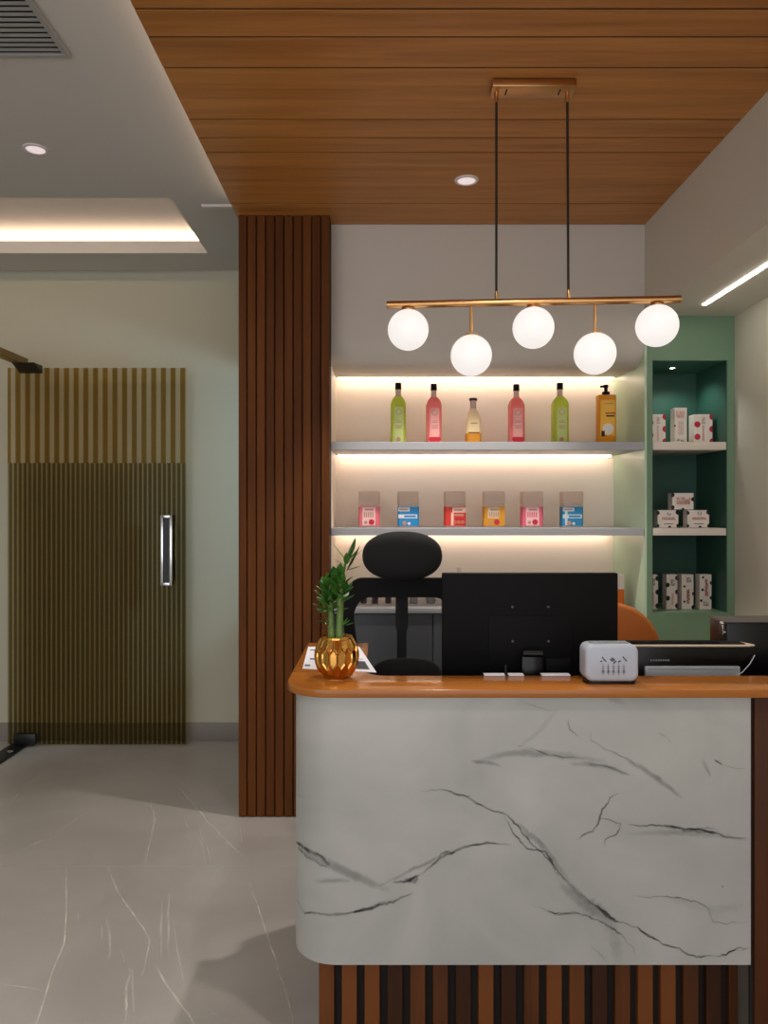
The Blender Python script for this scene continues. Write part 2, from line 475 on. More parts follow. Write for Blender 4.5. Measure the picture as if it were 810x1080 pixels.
# tile joints (1.2 m tiles)
yj = EYE*810/(913.5-538)
for y in (yj-1.2, yj, yj+1.2): V.add([(LX, y, 0), (2.6, y, 0)], .0035, .35, .0002, 1, UPV, 0, False, .4)
for x in (-2.42, -1.22, -.02): V.add([(x, NY, 0), (x, BY, 0)], .003, .10, .0002, 1, UPV, 0, False, .4)
struct('floor', b, ['tile', 'fvein'], 'polished warm grey marble tile floor with thin white veins', 'floor', smooth=0, attr=V.attr)

struct('wall_back', B().box(LX, 1.9, BY, BY+.1, 0, 3.4), 'sage', 'pale sage wall behind the reeded glass door', 'wall')
struct('wall_left', B().box(LX-.1, LX, NY, BY+.1, 0, 3.4), 'sage', 'pale sage side wall of the waiting area', 'wall')
struct('wall_right', B().box(RX, RX+.12, NY, BY+.1, 0, 3.4), 'cream', 'plain cream wall to the right of the green niche', 'wall')
struct('baseboard_back', B().box(LX, -.2, BY-.014, BY, 0, .117, bev=.002), 'base', 'taupe grey baseboard along the sage wall under the glass door', 'baseboard')

# grey plaster ceiling with its recessed tray and a shadow gap at the far wall
TX0, TX1, TY0, TY1, T = -3.9, -1.045, 3.79, 4.603, .06
b = B()
b.box(LX, 1.4, NY, TY0, CZ, CZ+T)
b.box(TX1, 1.4, TY0, BY-.06, CZ, CZ+T)
b.box(LX, TX0, TY0, BY-.06, CZ, CZ+T)
b.box(TX0, TX1, TY1, BY-.06, CZ, CZ+T)
b.box(TX0, TX1+.0, TY1, TY1+.012, CZ+T, CZ+.074)          # lip in front of the cove
b.box(TX0, TX1, TY0-.02, TY0, CZ+T, CZ+.30)
b.box(TX1, TX1+.02, TY0, TY1+.14, CZ+T, CZ+.30)
b.box(TX0-.02, TX0, TY0, TY1+.14, CZ+T, CZ+.30)
b.box(TX0, TX1, TY1+.12, TY1+.14, CZ+T, CZ+.30)
b.box(TX0, TX1, TY0, TY1+.12, CZ+.17, CZ+.20)
b.box(LX, 1.9, BY-.08, BY+.1, CZ+.11, CZ+.14)
struct('ceiling', b, 'ceil', 'matt grey plaster ceiling with a glowing recessed tray', 'ceiling')

# wooden ceiling: boards across, grooves where the photo has them
seams = [-.6, -.2, .25, .62, .95, 1.3, 1.62, 1.9, 2.06, 2.208, 2.339, 2.502, 2.833, 2.971, 3.093, 3.61, FY]
b = B()
for a, c in zip(seams, seams[1:]):
    b.box(-.712, FX, a+.005, c-.005, WZ, WZ+.018, 0)
b.box(-.712, FX, seams[0], FY, WZ+.003, WZ+.030, 1)
struct('ceiling_wood', b, ['wceil', 'groove'], 'lowered ceiling of warm brown wood boards over the desk', 'ceiling')

# lower ceiling with fascia by the right wall
b = B()
b.box(FX, FX+.02, NY, FY+.0, SZ, CZ)
b.box(FX+.0201, RX, NY, FY, SZ, SZ+.02)
struct('ceiling_low', b, 'fascia', 'pale grey fascia and low ceiling strip beside the wood ceiling', 'ceiling')

# shelf wall: recess with rounded bulkhead above it
AX0, AX1, AY = -.258, 1.30, 4.31
b = B()
b.box(AX0-.05, 1.40, AY, AY+.05, 0, CZ, 0)                             # back
b.box(AX0-.05, AX0, FY+.004, AY, 0, CZ, 0)                                  # left cheek
b.prism([(AX1, AY), (FX, FY+.002), (FX+.012, FY+.002), (FX+.012, AY)], 'z', 0, CZ, 1)    # right cheek
zb, r = 2.234, .13
prof = [(FY, CZ), (FY, zb+r)] + [(FY+r-r*math.cos(PI/2*i/14), zb+r-r*math.sin(PI/2*i/14)) for i in range(1, 15)] + [(AY, zb), (AY, CZ)]
b.prism(prof, 'x', AX0, FX, 2)
struct('wall_shelf', b, ['alc', 'alcside', 'white'], 'white shelf recess under a bulkhead with rounded lower edge', 'wall')

# slatted wooden pillar
b = B()
px0, px1, n = -.704, -.2546, 10
pw = (px1-px0)/n
for i in range(n):
    b.box(px0+i*pw+.0025, px0+(i+1)*pw-.0025, 3.75, 3.775, .003, WZ, 0, bev=.003, seg=1)
for i in range(3):
    b.box(px0, px0+.022, 3.78+i*.2, 3.975+i*.2, .003, WZ, 0, bev=.003, seg=1)
b.box(px0+.006, px1-.002, 3.766, FY, .003, CZ, 1)
b.box(px0+.006, -.312, FY, 4.36, .003, CZ, 1)
struct('pillar', b, ['wslat', 'groove'], 'dark reddish brown slatted wood pillar behind the desk end', 'pillar')

# ------------------------------------------------------------------ lights that show
def strip(name, b, mat, label, group=None, cat='light strip'):
    return tag(obj(name, b, mat), label, cat, group)
strip('led_strip', B().box(TX0+.02, TX1-.004, TY1+.108, TY1+.118, CZ+.068, CZ+.166), 'ledcove', 'long warm light strip in the recessed grey ceiling tray')
strip('led_strip', B().box(TX0+.02, TX1-.02, TY0+.002, TY0+.012, CZ+.075, CZ+.11), 'lednear', 'warm light strip along the nearer edge of the ceiling tray')
strip('led_strip', B().box(-.69, -.675, -.3, FY-.1, WZ+.031, WZ+.038), 'lededge', 'warm light strip hidden on top of the wood ceiling edge')
strip('led_strip', B().box(AX0+.012, AX1-.012, AY-.052, AY-.040, zb-.008, zb), 'led', 'warm light strip under the bulkhead above the tall bottles')
strip('led_strip', B().box(1.531, 1.549, -1.0, 3.67, SZ-.004, SZ), 'ledline', 'thin white light line in the low ceiling strip over the green niche')
tag(obj('trim_strip', B().box(-.91, -.745, 3.86, 3.885, CZ-.014, CZ, bev=.004), 'trimw'), 'short thin white strip on the grey ceiling next to the pillar top', 'strip')

def downlight(x, y, z, label):
    t = thing('downlight', label, 'downlight', (x, y, z))
    obj('trim_ring', B().lathe([(.038, -.001), (.040, -.006), (.050, -.005), (.053, 0), (.036, 0)], (x, y, z), 40), 'trimw', t)
    obj('lens', B().lathe([(.039, -.003), (.02, -.005), (.002, -.0055)], (x, y, z), 32), 'lens', t)
downlight(.368, 3.35, WZ, 'round recessed downlight in the wood ceiling behind the pendant cords')
downlight(-1.477, 3.274, CZ, 'round recessed downlight in the grey ceiling below the vent')

# air vent
t = thing('ceiling_vent', 'grey louvred air vent in the grey ceiling', 'vent', (-1.5, 2.3, CZ))
b = B(); vx0, vx1, vy0, vy1 = -1.95, -1.05, 2.05, 2.60
for q in ((vx0, vx1, vy0, vy0+.022), (vx0, vx1, vy1-.022, vy1), (vx0, vx0+.022, vy0+.022, vy1-.022), (vx1-.022, vx1, vy0+.022, vy1-.022)):
    b.box(q[0], q[1], q[2], q[3], CZ-.012, CZ-.0005, bev=.002, seg=1)
obj('vent_frame', b, 'vent', t)
b = B()
k = 0; y = vy0+.03
while y < vy1-.03:
    b.box(vx0+.02, vx1-.02, y, y+.013, CZ-.010, CZ-.007); y += .026
obj('louvres', b, 'vent', t)
obj('vent_duct', B().box(vx0+.02, vx1-.02, vy0+.02, vy1-.02, CZ-.004, CZ-.0006), 'ventd', t)

# ------------------------------------------------------------------ glass door
DY = 4.885
s_ = 810/DY
dx0, dx1 = (8-403)/s_, (196-403)/s_
dz0, dz1 = .012, EYE+(538-388)/s_
door = B().box(dx0, dx1, DY, DY+.010, dz0, dz1)
d1 = struct('door_1', door, 'reed', 'open reeded bronze glass door standing before the sage wall', 'door')
hx = (177.5-403)/s_; hz0, hz1 = EYE-(617-538)/s_, EYE-(543-538)/s_
b = B()
for yy in (DY-.045, DY+.045):
    for sx in (-1, 1):
        b.box(hx+sx*.028-.009, hx+sx*.028+.009, yy-.007, yy+.007, hz0, hz1, bev=.003)
    for zz in (hz0, hz1-.02):
        b.box(hx-.03, hx+.03, yy-.007, yy+.007, zz, zz+.02, bev=.003)
    for zz in (hz0+.05, hz1-.07):
        y0, y1 = (yy, DY) if yy < DY else (DY+.01, yy)
        b.box(hx-.028-.006, hx-.028+.006, y0, y1, zz, zz+.012)
h = obj('door_handle', b, 'chrome', d1); h['label'] = 'long chrome pull handle'
b = B().box(hx-.020, hx+.020, DY-.040, DY-.036, hz0+.015, hz1-.015)
obj('handle_plate', b, 'blackm', d1)['label'] = 'dark plate inside the pull handle'
# head rail over the door, floor rail under it
t = thing('door_rail', 'slim brass head rail running out from the glass door top corner', 'rail', (-2.26, 4.4, dz1))
obj('rail', B().box(-2.31, -2.25, 2.2, DY-.0, dz1-.008+.02, dz1+.058, bev=.003), 'bronze', t)
obj('pivot_fitting', B().prism([(DY-.12, dz1+.012), (DY-.01, dz1-.035), (DY+.0, dz1-.035), (DY-.0, dz1+.012)], 'x', -2.30, -2.16), 'blackm', t)
b = B().box(-2.36, -2.25, 3.4, DY+.05, .001, .014, bev=.003)
t = thing('floor_pivot', 'black metal floor rail and pivot at the glass door foot', 'pivot', (-2.3, 4.4, 0))
obj('floor_rail', b, 'blackm', t)
obj('pivot_shoe', B().box(-2.33, -2.19, DY-.035, DY-.001, .014, .085, bev=.006), 'blackm', t)
obj('screw_cap', B().lathe([(.02, 0), (.018, .003), (.004, .004)], (-2.29, DY-.15, .014), 16), 'chrome', t)

# ------------------------------------------------------------------ shelves of the white recess
def tz(y, d): return EYE-(y-538)*d/810
for nm, z0, z1, lab in (('wall_shelf_board', 1.804, 1.8445, 'long white shelf board carrying the tall bottles'),
                        ('wall_shelf_board', 1.372, 1.409, 'long white shelf board carrying the square tubs')):
    t = thing('shelf', lab, 'shelf', (.5, FY, z0), 'white shelf boards in the recess')
    obj('board', B().prism([(AX0+.002, FY-.0), (FX-.004, FY-.0), (AX1-.004, AY-.001), (AX0+.002, AY-.001)], 'z', z0, z1, 0, bev=.0015, seg=1), 'shelf', t)
    obj('led_strip', B().box(AX0+.012, AX1-.03, AY-.052, AY-.040, z0-.008, z0-.0005), 'led', t)['label'] = 'warm light strip along the back'
# ledge and base cabinet
t = thing('base_cabinet', 'low grey cabinet with a white ledge below the shelves', 'cabinet', (.5, FY+.06, 0))
obj('ledge', B().box(AX0+.002, 1.296, FY+.05, AY-.001, .972, .998, bev=.002), 'shelf', t)
obj('body', B().box(AX0+.004, 1.29, FY+.09, AY-.001, .0, .972), 'cab', t)
for i in range(3):
    x0 = AX0+.008+i*.514
    d = obj('door', B().box(x0, x0+.508, FY+.07, FY+.09, .08, .965, bev=.002), 'cab', t)
    obj('handle', B().box(x0+.22, x0+.29, FY+.055, FY+.0695, .70, .71, bev=.003), 'chrome', d)

# green niche
t = thing('niche_cabinet', 'tall sage green display niche in the wall to the right of the white shelves', 'cabinet', (1.55, FY, 0))
nx0, nx1, nz0, nz1, NB = 1.364, 1.742, .983, 2.256, 4.26
g0 = FX+.0125
b = B()
b.box(g0, nx0, FY, NB, 0, SZ-.002, 0); b.box(nx1, RX-.002, FY, NB, 0, SZ-.002, 0)
b.box(nx0, nx1, FY, FY+.02, 0, nz0, 0); b.box(nx0, nx1, FY, FY+.02, nz1, SZ-.002, 0)
obj('frame', b, 'green', t)
b = B()
b.box(nx0, nx1, NB-.01, NB, nz0, nz1); b.box(nx0, nx1, FY+.02, NB-.01, nz1, nz1+.02)
b.box(nx0+.0004, nx0+.003, FY+.004, NB-.01, nz0, nz1); b.box(nx1-.003, nx1-.0004, FY+.004, NB-.01, nz0, nz1)
obj('lining', b, 'teal', t)
obj('bottom_panel', B().box(nx0, nx1, FY+.02, NB-.01, nz0-.03, nz0), 'green', t)
obj('shelf', B().box(nx0+.004, nx1-.004, FY+.002, NB-.011, 1.804, 1.8445, bev=.0015), 'nshelf', t)['label'] = 'cream shelf'
obj('shelf', B().box(nx0+.004, nx1-.004, FY+.002, NB-.011, 1.372, 1.409, bev=.0015), 'nshelf', t)['label'] = 'cream shelf'
lx, ly = (709-403)/810*4.08, 4.08
sp = obj('spotlight', B().lathe([(.014, -.001), (.018, -.004), (.022, -.002), (.022, 0)], (lx, ly, nz1), 24), 'brass', t)
obj('lens', B().lathe([(.013, -.002), (.004, -.004)], (lx, ly, nz1), 16), 'ledline', sp)
lamp('niche_lamp', 'SPOT', (lx, ly-.02, nz1-.012), 2.6, (.9, 1, .95), (lx+.05, ly, 1.9), .012, angle=130, blend=.6)

# ------------------------------------------------------------------ reception desk
DT, DB = 1.011, .989
desk = thing('reception_desk', 'reception desk with white marble front and brown wood counter', 'desk', (.7, 2.4, 0))
# counter: L-shaped with rounded corner
cx0, cy0, cr = -.272, 2.088, .13
out = [(cx0+cr-cr*math.cos(PI/2*i/12), cy0+cr-cr*math.sin(PI/2*i/12)) for i in range(13)]
out += [(RX-.003, cy0), (RX-.003, 2.268), (.02, 2.268)]
out += [(.02-.07*math.sin(PI/2*i/6), 2.338-.07*math.cos(PI/2*i/6)) for i in range(1, 7)]
out += [(-.05, 2.83), (cx0, 2.83)]
obj('countertop', B().prism(out, 'z', DB, DT, 0, bev=.002), 'wtop', desk)
# marble wrap
mx0, my0, mr = -.249, 2.10, .125
mx1, mz0, mz1 = 1.008, .2565, .988
def wrap(off, rad):
    o = [(mx0+off, 2.82)]
    o += [(mx0+mr-(mr-off)*math.cos(PI/2*i/16), my0+mr-(mr-off)*math.sin(PI/2*i/16)) for i in range(17)]
    return o + [(mx1, my0+off)]
outer = wrap(0, mr); inner = wrap(.018, mr)
b = B().prism(outer+inner[::-1], 'z', mz0, mz1, 0)
V = Veins(b)
def mp(x, y):
    """pixel on the marble wrap -> 3D point (front plane, then round the corner)"""
    X = (x-403)*my0/810; Z = EYE-(y-538)*my0/810
    if X >= mx0+mr: return Vector((X, my0, Z))
    # follow the arc: solve along the ray
    best = None
    for i in range(0, 91):
        a = PI/2*i/90
        p = (mx0+mr-mr*math.cos(a), my0+mr-mr*math.sin(a))
        e = abs(403+p[0]*810/p[1]-x)
        if best is None or e < best[0]: best = (e, p)
    p = best[1]
    return Vector((p[0], p[1], EYE-(y-538)*p[1]/810))
def mn(p):
    if p.x >= mx0+mr: return Vector((0, -1, 0))
    return Vector((p.x-(mx0+mr), p.y-(my0+mr), 0)).normalized()
def mv(pp, wpx, st, rg=.3, cloud=False):
    dn = []
    for a_, c_ in zip(pp, pp[1:]):
        for i in range(6): dn.append((a_[0]+(c_[0]-a_[0])*i/6, a_[1]+(c_[1]-a_[1])*i/6))
    dn.append(pp[-1])
    V.add([mp(*q) for q in dn], wpx/386, st, .00035 if not cloud else .0002, 2 if cloud else 1, mn, rg, step=.004)
# clouds
mv([(310, 890), (335, 905), (370, 922), (412, 940)], 16, .55, .3, True)
mv([(330, 930), (350, 929), (370, 929)], 8, .4, .3, True)
mv([(590, 933), (610, 948), (635, 965), (648, 985), (652, 1016)], 20, .7, .3, True)
mv([(540, 865), (570, 890), (600, 930), (622, 955)], 10, .45, .3, True)
mv([(500, 805), (530, 795), (560, 794), (600, 797), (640, 803)], 12, .45, .3, True)
mv([(600, 805), (640, 808), (665, 818)], 8, .6, .3, True)
mv([(660, 800), (685, 815), (720, 842)], 9, .5, .3, True)
mv([(495, 803), (520, 805), (530, 808)], 6, .55, .3, True)
mv([(660, 880), (700, 878), (750, 880), (790, 886)], 9, .4, .3, True)
mv([(640, 735), (660, 742)], 10, .35, .2, True)
mv([(740, 800), (750, 820)], 6, .35, .2, True)
mv([(545, 790), (570, 770), (590, 745)], 8, .2, .2, True)
mv([(400, 935), (440, 915), (480, 895)], 6, .4, .3, True)
mv([(700, 945), (750, 960), (790, 955)], 14, .15, .2, True)
# dark veins
mv([(309, 885), (320, 894), (340, 904), (348, 913)], 6, .9, .5)
mv([(310, 890), (325, 905), (345, 914)], 5, .6, .5)
mv([(316, 962), (350, 964), (375, 962), (395, 956), (415, 951), (436, 940)], 4.5, 1.0, .5)
mv([(372, 961), (395, 957), (412, 950)], 6, .7, .9)
mv([(312, 947), (318, 958), (322, 963)], 2.5, .6, .3)
mv([(414, 930), (428, 930), (442, 923), (456, 912), (470, 902), (490, 893), (515, 889), (540, 891)], 4, 1.0, .5)
mv([(414, 929), (424, 932), (436, 927), (442, 922)], 6, .9, 1.2)
mv([(430, 932), (437, 930), (441, 924)], 5, .7, 1.0)
mv([(462, 904), (470, 899), (482, 896)], 4, .7, 1.0)
mv([(440, 834), (470, 834), (490, 840), (515, 852), (535, 860), (552, 878), (572, 899), (588, 917), (600, 932), (620, 948), (632, 957)], 3.2, .75, .6)
mv([(467, 833), (485, 838), (500, 842)], 3.5, .6, .3)
mv([(530, 860), (542, 880), (556, 893), (572, 898), (584, 914), (592, 924)], 3, .9, .8)
mv([(628, 954), (640, 965), (652, 973)], 6, 1.0, .5)
mv([(605, 938), (625, 953), (652, 973), (672, 976), (684, 988), (700, 995), (715, 1000), (735, 1009), (760, 1007), (790, 1000)], 3, .9, .8)
mv([(672, 976), (682, 984), (697, 994)], 4, .9, .9)
mv([(560, 954), (585, 963), (610, 963), (630, 970), (655, 985), (668, 1000), (670, 1012)], 3, .7, .5)
mv([(570, 958), (590, 965), (612, 963)], 3.5, .6, .5)
mv([(640, 1016), (630, 1004), (622, 995)], 3, .3, .5)
mv([(654, 835), (640, 848), (636, 855), (632, 865), (624, 876), (616, 881), (606, 886)], 3, .9, .8)
mv([(632, 864), (645, 865), (655, 868), (650, 878), (640, 886), (637, 895)], 2.6, .8, .7)
mv([(660, 868), (675, 872), (700, 871), (725, 874), (750, 878), (775, 884), (791, 885)], 3.5, 1.0, .5)
mv([(700, 871), (735, 877), (760, 876)], 6, .75, .7)
mv([(735, 870), (745, 872), (755, 876)], 3, .6, 1.0)
mv([(598, 758), (600, 770), (612, 778)], 2.2, .6, .6)
mv([(622, 770), (623, 780), (640, 790), (665, 802), (675, 812)], 2.4, .55, .4)
mv([(540, 785), (565, 790), (580, 797), (620, 800)], 2.4, .5, .3)
mv([(620, 806), (640, 808), (665, 818)], 2.4, .5, .3)
mv([(753, 801), (763, 807)], 3, 1.0, .3)
mv([(763, 807), (778, 811), (788, 810)], 1.8, .5, .3)
mv([(694, 772), (703, 778), (708, 783)], 1.8, .5, .3)
mv([(665, 945), (690, 946), (715, 947), (735, 952), (748, 960), (753, 972), (768, 975), (790, 973)], 2.2, .65, .5)
mv([(758, 1006), (772, 1004), (790, 1000)], 3, .9, 1.0)
mv([(306, 990), (315, 998), (322, 1008)], 1.8, .55, .4)
mv([(761, 934), (763, 936)], 4, 1.0, .2)
mv([(545, 737), (560, 743), (580, 750)], 1.8, .5, .3)
mv([(312, 838), (318, 840), (328, 842)], 1.6, .35, .4)
obj('front_panel', b, ['marble', 'mvein', 'mcloud'], desk, attr=V.attr)['label'] = 'white marble front with grey veins'
# slatted plinth
b = B()
bx0, bx1, bY = -.181, 1.02, 2.20
k = 0; x = bx0
while x < bx1-.01:
    b.box(x, min(x+.0436, bx1), bY, bY+.025, 0, mz0-.001, 0, bev=.002, seg=1); x += .0653
y = bY+.05
while y < 2.80:
    b.box(bx0, bx0+.025, y, y+.0436, 0, mz0-.001, 0, bev=.002, seg=1); y += .0653
b.box(bx0+.024, bx1, bY+.024, bY+.04, 0, mz0-.001, 1)
b.box(bx0+.024, bx0+.04, bY+.04, 2.8, 0, mz0-.001, 1)
obj('plinth', b, ['wbase', 'groove'], desk)['label'] = 'dark brown slatted plinth'
b = B().box(1.021, RX-.004, 2.104, 2.124, 0, DB-.001, 0, bev=.002)
obj('side_panel', b, 'wdark', desk)['label'] = 'dark brown wood panel'
obj('core', B().box(-.11, mx1+.012, 2.122, 2.14, mz0+.002, DB-.001).box(-.23, -.21, 2.25, 2.81, mz0+.002, DB-.001).box(mx1+.004, mx1+.012, 2.112, 2.122, 0, DB-.001), 'groove', desk)
obj('work_surface', B().box(-.209, RX-.004, 2.15, 2.74, .725, .75, bev=.002), 'wdark', desk)

# ------------------------------------------------------------------ pendant
PD = 2.59
pend = thing('pendant_light', 'brass bar pendant with five glowing white globes over the desk', 'pendant light', (.508, PD, WZ))
def bar_pt(px, z):
    u = (px-408)/310
    d = 2.622-.070*u
    return Vector(((px-403)*d/810, d, z))
c = obj('canopy', B().box(.368, .648, 2.556, 2.632, WZ-.029, WZ-.004, 0, bev=.002).box(.372, .644, 2.56, 2.628, WZ-.004, WZ-.0004, 1), ['brass', 'groove'], pend)
for x in (.418, .598):
    obj('screw', B().box(x-.0025, x+.0025, 2.575, 2.61, WZ-.030, WZ-.0285), 'cord', c)
BZ = EYE+.7005
for px in (523.5, 599.5):
    p = bar_pt(px, BZ+.012)
    x = p.x
    obj('cord', B().tube([(x, 2.594, WZ-.034), (x, p.y, BZ+.03)], .0042, 10), 'cord', pend)
    obj('cord_grip', B().lathe([(.006, -.034), (.007, -.020), (.007, 0)], (x, 2.594, WZ-.029), 14), 'brass', pend)
    obj('cord_ferrule', B().lathe([(.006, 0), (.006, .022), (.004, .03)], (x, p.y, BZ+.010), 14), 'brass', pend)
obj('bar', B().tube([bar_pt(408, BZ), bar_pt(718, BZ)], .0125, 24), 'brass', pend)
for i, (px, py, low) in enumerate(((430.5, 348, 0), (497, 376, 1), (562.5, 346, 0), (627.5, 372, 1), (693, 344, 0))):
    p = bar_pt(px, 0); d = p.y
    gz = 2.024 if low else 2.114
    g = obj('globe', B().ball((p.x, d, gz), .0695, .0695, .0695, 40, 24), 'globe', pend)
    g['label'] = 'glowing white glass globe'
    obj('stem', B().tube([(p.x, d, BZ-.008), (p.x, d, gz+.068)], .0055, 12), 'brass', pend)
    obj('globe_cap', B().lathe([(.022, -.006), (.022, .004), (.010, .008)], (p.x, d, gz+.068), 20), 'brass', g)

# ------------------------------------------------------------------ plant in the golden pot
PX, PY = (355-403)*2.256/810, 2.256
pl = thing('potted_plant', 'leafy green bamboo plant in a faceted golden pot on the counter', 'plant', (PX, PY, DT))
prof = [(.040, .001), (.052, .012), (.062, .034), (.0665, .060), (.0655, .074), (.060, .095), (.047, .117)]
def pot_r(z):
    for (r0, z0_), (r1, z1_) in zip(prof, prof[1:]):
        if z <= z1_: return r0+(r1-r0)*max(0, (z-z0_))/(z1_-z0_)
    return prof[-1][0]
def pot_pt(a, z, dr=0):
    z = min(max(z, .001), .117); r = pot_r(z)+dr
    return Vector((PX+r*math.cos(a), PY+r*math.sin(a), DT+z))
b = B(); n = 17; hh = .030; wa = 2*PI/n
for row in range(-1, 4):
    zc = .016+row*1.5*hh
    for j in range(n):
        ac = wa*(j+.5*(row % 2))
        P = []
        for da, dz in ((0, -hh), (.5, -hh/2), (.5, 0), (.5, hh/2), (0, hh), (-.5, hh/2), (-.5, 0), (-.5, -hh/2)):
            P.append((ac+da*wa, min(max(zc+dz, .001), .117)))
        if max(q[1] for q in P)-min(q[1] for q in P) < .002: continue
        zm = sum(q[1] for q in P)/8
        o_ = [pot_pt(*q) for q in P]; i_ = [pot_pt(ac+(q[0]-ac)*.72, zm+(q[1]-zm)*.78, -.0035) for q in P]
        b.raw(o_+i_, [(k, (k+1) % 8, 8+(k+1) % 8, 8+k) for k in range(8)]+[tuple(range(8, 16))])
b.lathe([(.0, .001), (.040, .001)], (PX, PY, DT), 28)
b.lathe([(.048, .114), (.047, .119), (.043, .119), (.041, .110), (.041, .095)], (PX, PY, DT), 28)
obj('pot', b, 'gold', pl, smooth=12)['label'] = 'faceted gold pot'
obj('soil', B().lathe([(.042, 0), (.0405, .003), (.002, .006)], (PX, PY, DT+.096), 24), 'soil', pl)
def stalk(dx, dy, h, lean):
    path = []; rs = []
    k = int(h/.0045)
    for i in range(k+1):
        u = i/k
        path.append((PX+dx+lean*u, PY+dy, DT+.095+h*u)); rs.append((.0108-.002*u)*(1.06 if i % 3 == 0 else .96))
    obj('stalk', B().tube(path, rs, 14), 'stalk', pl)
    return Vector(path[-1])
def leaf(b, base, az, el, ln, wd, curl=.35):
    n = 9; vs = []; fs = []
    dirh = Vector((math.cos(az), math.sin(az), 0)); side = Vector((-math.sin(az), math.cos(az), 0))
    p = Vector(base); e = el
    for i in range(n+1):
        u = i/n
        wv = wd*(math.sin(PI*min(1, u*.94+.06))**.8)*(1 if u < .99 else .1)
        t = dirh*math.cos(e)+Vector((0, 0, 1))*math.sin(e)
        nr = side.cross(t)
        vs += [p+side*wv/2+nr*wv*.16, p, p-side*wv/2+nr*wv*.16]
        p = p+t*ln/n; e -= curl/n
    for i in range(n):
        for j in (0, 1): fs.append((i*3+j, i*3+j+1, (i+1)*3+j+1, (i+1)*3+j))
    b.raw(vs, fs)
tops = [stalk(-.014, .004, .175, -.006), stalk(.008, -.006, .195, .004), stalk(.006, .020, .19, .008)]
rnd = random.Random(11)
def crown(top, n, ln, el0, el1, lo=.0, wd=.022):
    b = B()
    for i in range(n):
        az = i*2.4+rnd.uniform(-.3, .3)
        el = el0+(el1-el0)*i/max(1, n-1)+rnd.uniform(-.12, .12)
        leaf(b, top-Vector((0, 0, lo*(1-i/n))), az, el, ln*rnd.uniform(.75, 1.1), wd*rnd.uniform(.8, 1.15), rnd.uniform(.2, .9))
    return b
obj('foliage', crown(tops[0]+Vector((-.002, 0, 0)), 32, .058, .5, 1.5, .085, .028), 'leaf', pl)
obj('foliage', crown(tops[1]+Vector((-.004, 0, -.005)), 24, .058, .5, 1.5, .065, .028), 'leaf', pl)
b = B().tube([tops[2], tops[2]+Vector((.012, 0, .05))], [.006, .003], 8)
t2 = tops[2]+Vector((.014, 0, .052))
for az, el, ln, wd in ((2.9, .95, .066, .012), (.1, 1.15, .085, .032), (.6, 1.2, .075, .028), (-.2, .75, .062, .011), (.0, .35, .045, .016), (3.3, .6, .04, .012), (-1.5, .9, .05, .018), (.4, .8, .05, .018)):
    leaf(b, t2+Vector((0, 0, rnd.uniform(-.03, .005))), az, el, ln, wd, .15)
obj('foliage', b, 'leaf', pl)
b = B()
bs = Vector((PX+.014, PY-.01, DT+.15))
for az, el, ln in ((.0, .35, .040), (.2, 1.0, .032), (-.3, .7, .034)): leaf(b, bs, az, el, ln, .014, .2)
for k in range(9): leaf(b, Vector((PX-.018, PY, DT+.15+.005*k)), PI+rnd.uniform(-.6, .6), rnd.uniform(-.1, .9), .042, .009, .3)
obj('foliage', b, 'leaf', pl)

# paper on the counter
def pp(px, py, z): 
    d = (EYE-z)*810/(py-538)
    return Vector(((px-403)*d/810, d, z))
z = DT+.0012
q = [pp(319, 705, z), pp(397, 709, z), pp(379, 682, z), pp(325, 682, z)]
pa = thing('paper_sheet', 'printed white paper sheet lying behind the golden pot', 'paper', tuple(q[0]))
SHEET = (B().raw(q+[p-Vector((0, 0, .001)) for p in q], [(0, 1, 2, 3), (7, 6, 5, 4), (0, 4, 5, 1), (1, 5, 6, 2), (2, 6, 7, 3), (3, 7, 4, 0)]))
def on_sheet(u, v): return q[0].lerp(q[1], u).lerp(q[3].lerp(q[2], u), v)+Vector((0, 0, .0004))
b = SHEET
for u0, u1, v0, v1 in ((.72, .93, .08, .38), (.02, .10, .10, .16), (.08, .17, .38, .44), (.70, .90, .80, .84), (.70, .86, .70, .73), (.05, .3, .80, .84), (.72, .92, .45, .47)):
    b.poly([on_sheet(u0, v0), on_sheet(u1, v0), on_sheet(u1, v1), on_sheet(u0, v1)], 1)
obj('sheet', b, ['paper', 'ink'], pa)

# card stacks at the back edge of the counter
for x0, x1, lab in ((511, 533, 'thin white card stack at the counter back edge, first from the chair'), (537, 553, 'short white card stack at the counter back edge before the monitor neck'),
                    (572, 602, 'thin white card stack at the counter back edge next to the toaster')):
    X0, X1 = (x0-403)*2.26/810, (x1-403)*2.26/810
    t = thing('card_stack', lab, 'cards', (X0, 2.25, DT))
    b = B()
    for k in range(2): b.box(X0+.0006*(k % 2), X1-.0005*(k % 3), 2.264+.0005*(k % 2), 2.29, DT+.0003+.0016*k, DT+.0003+.0016*k+.0014)
    obj('cards', b, 'paper', t)

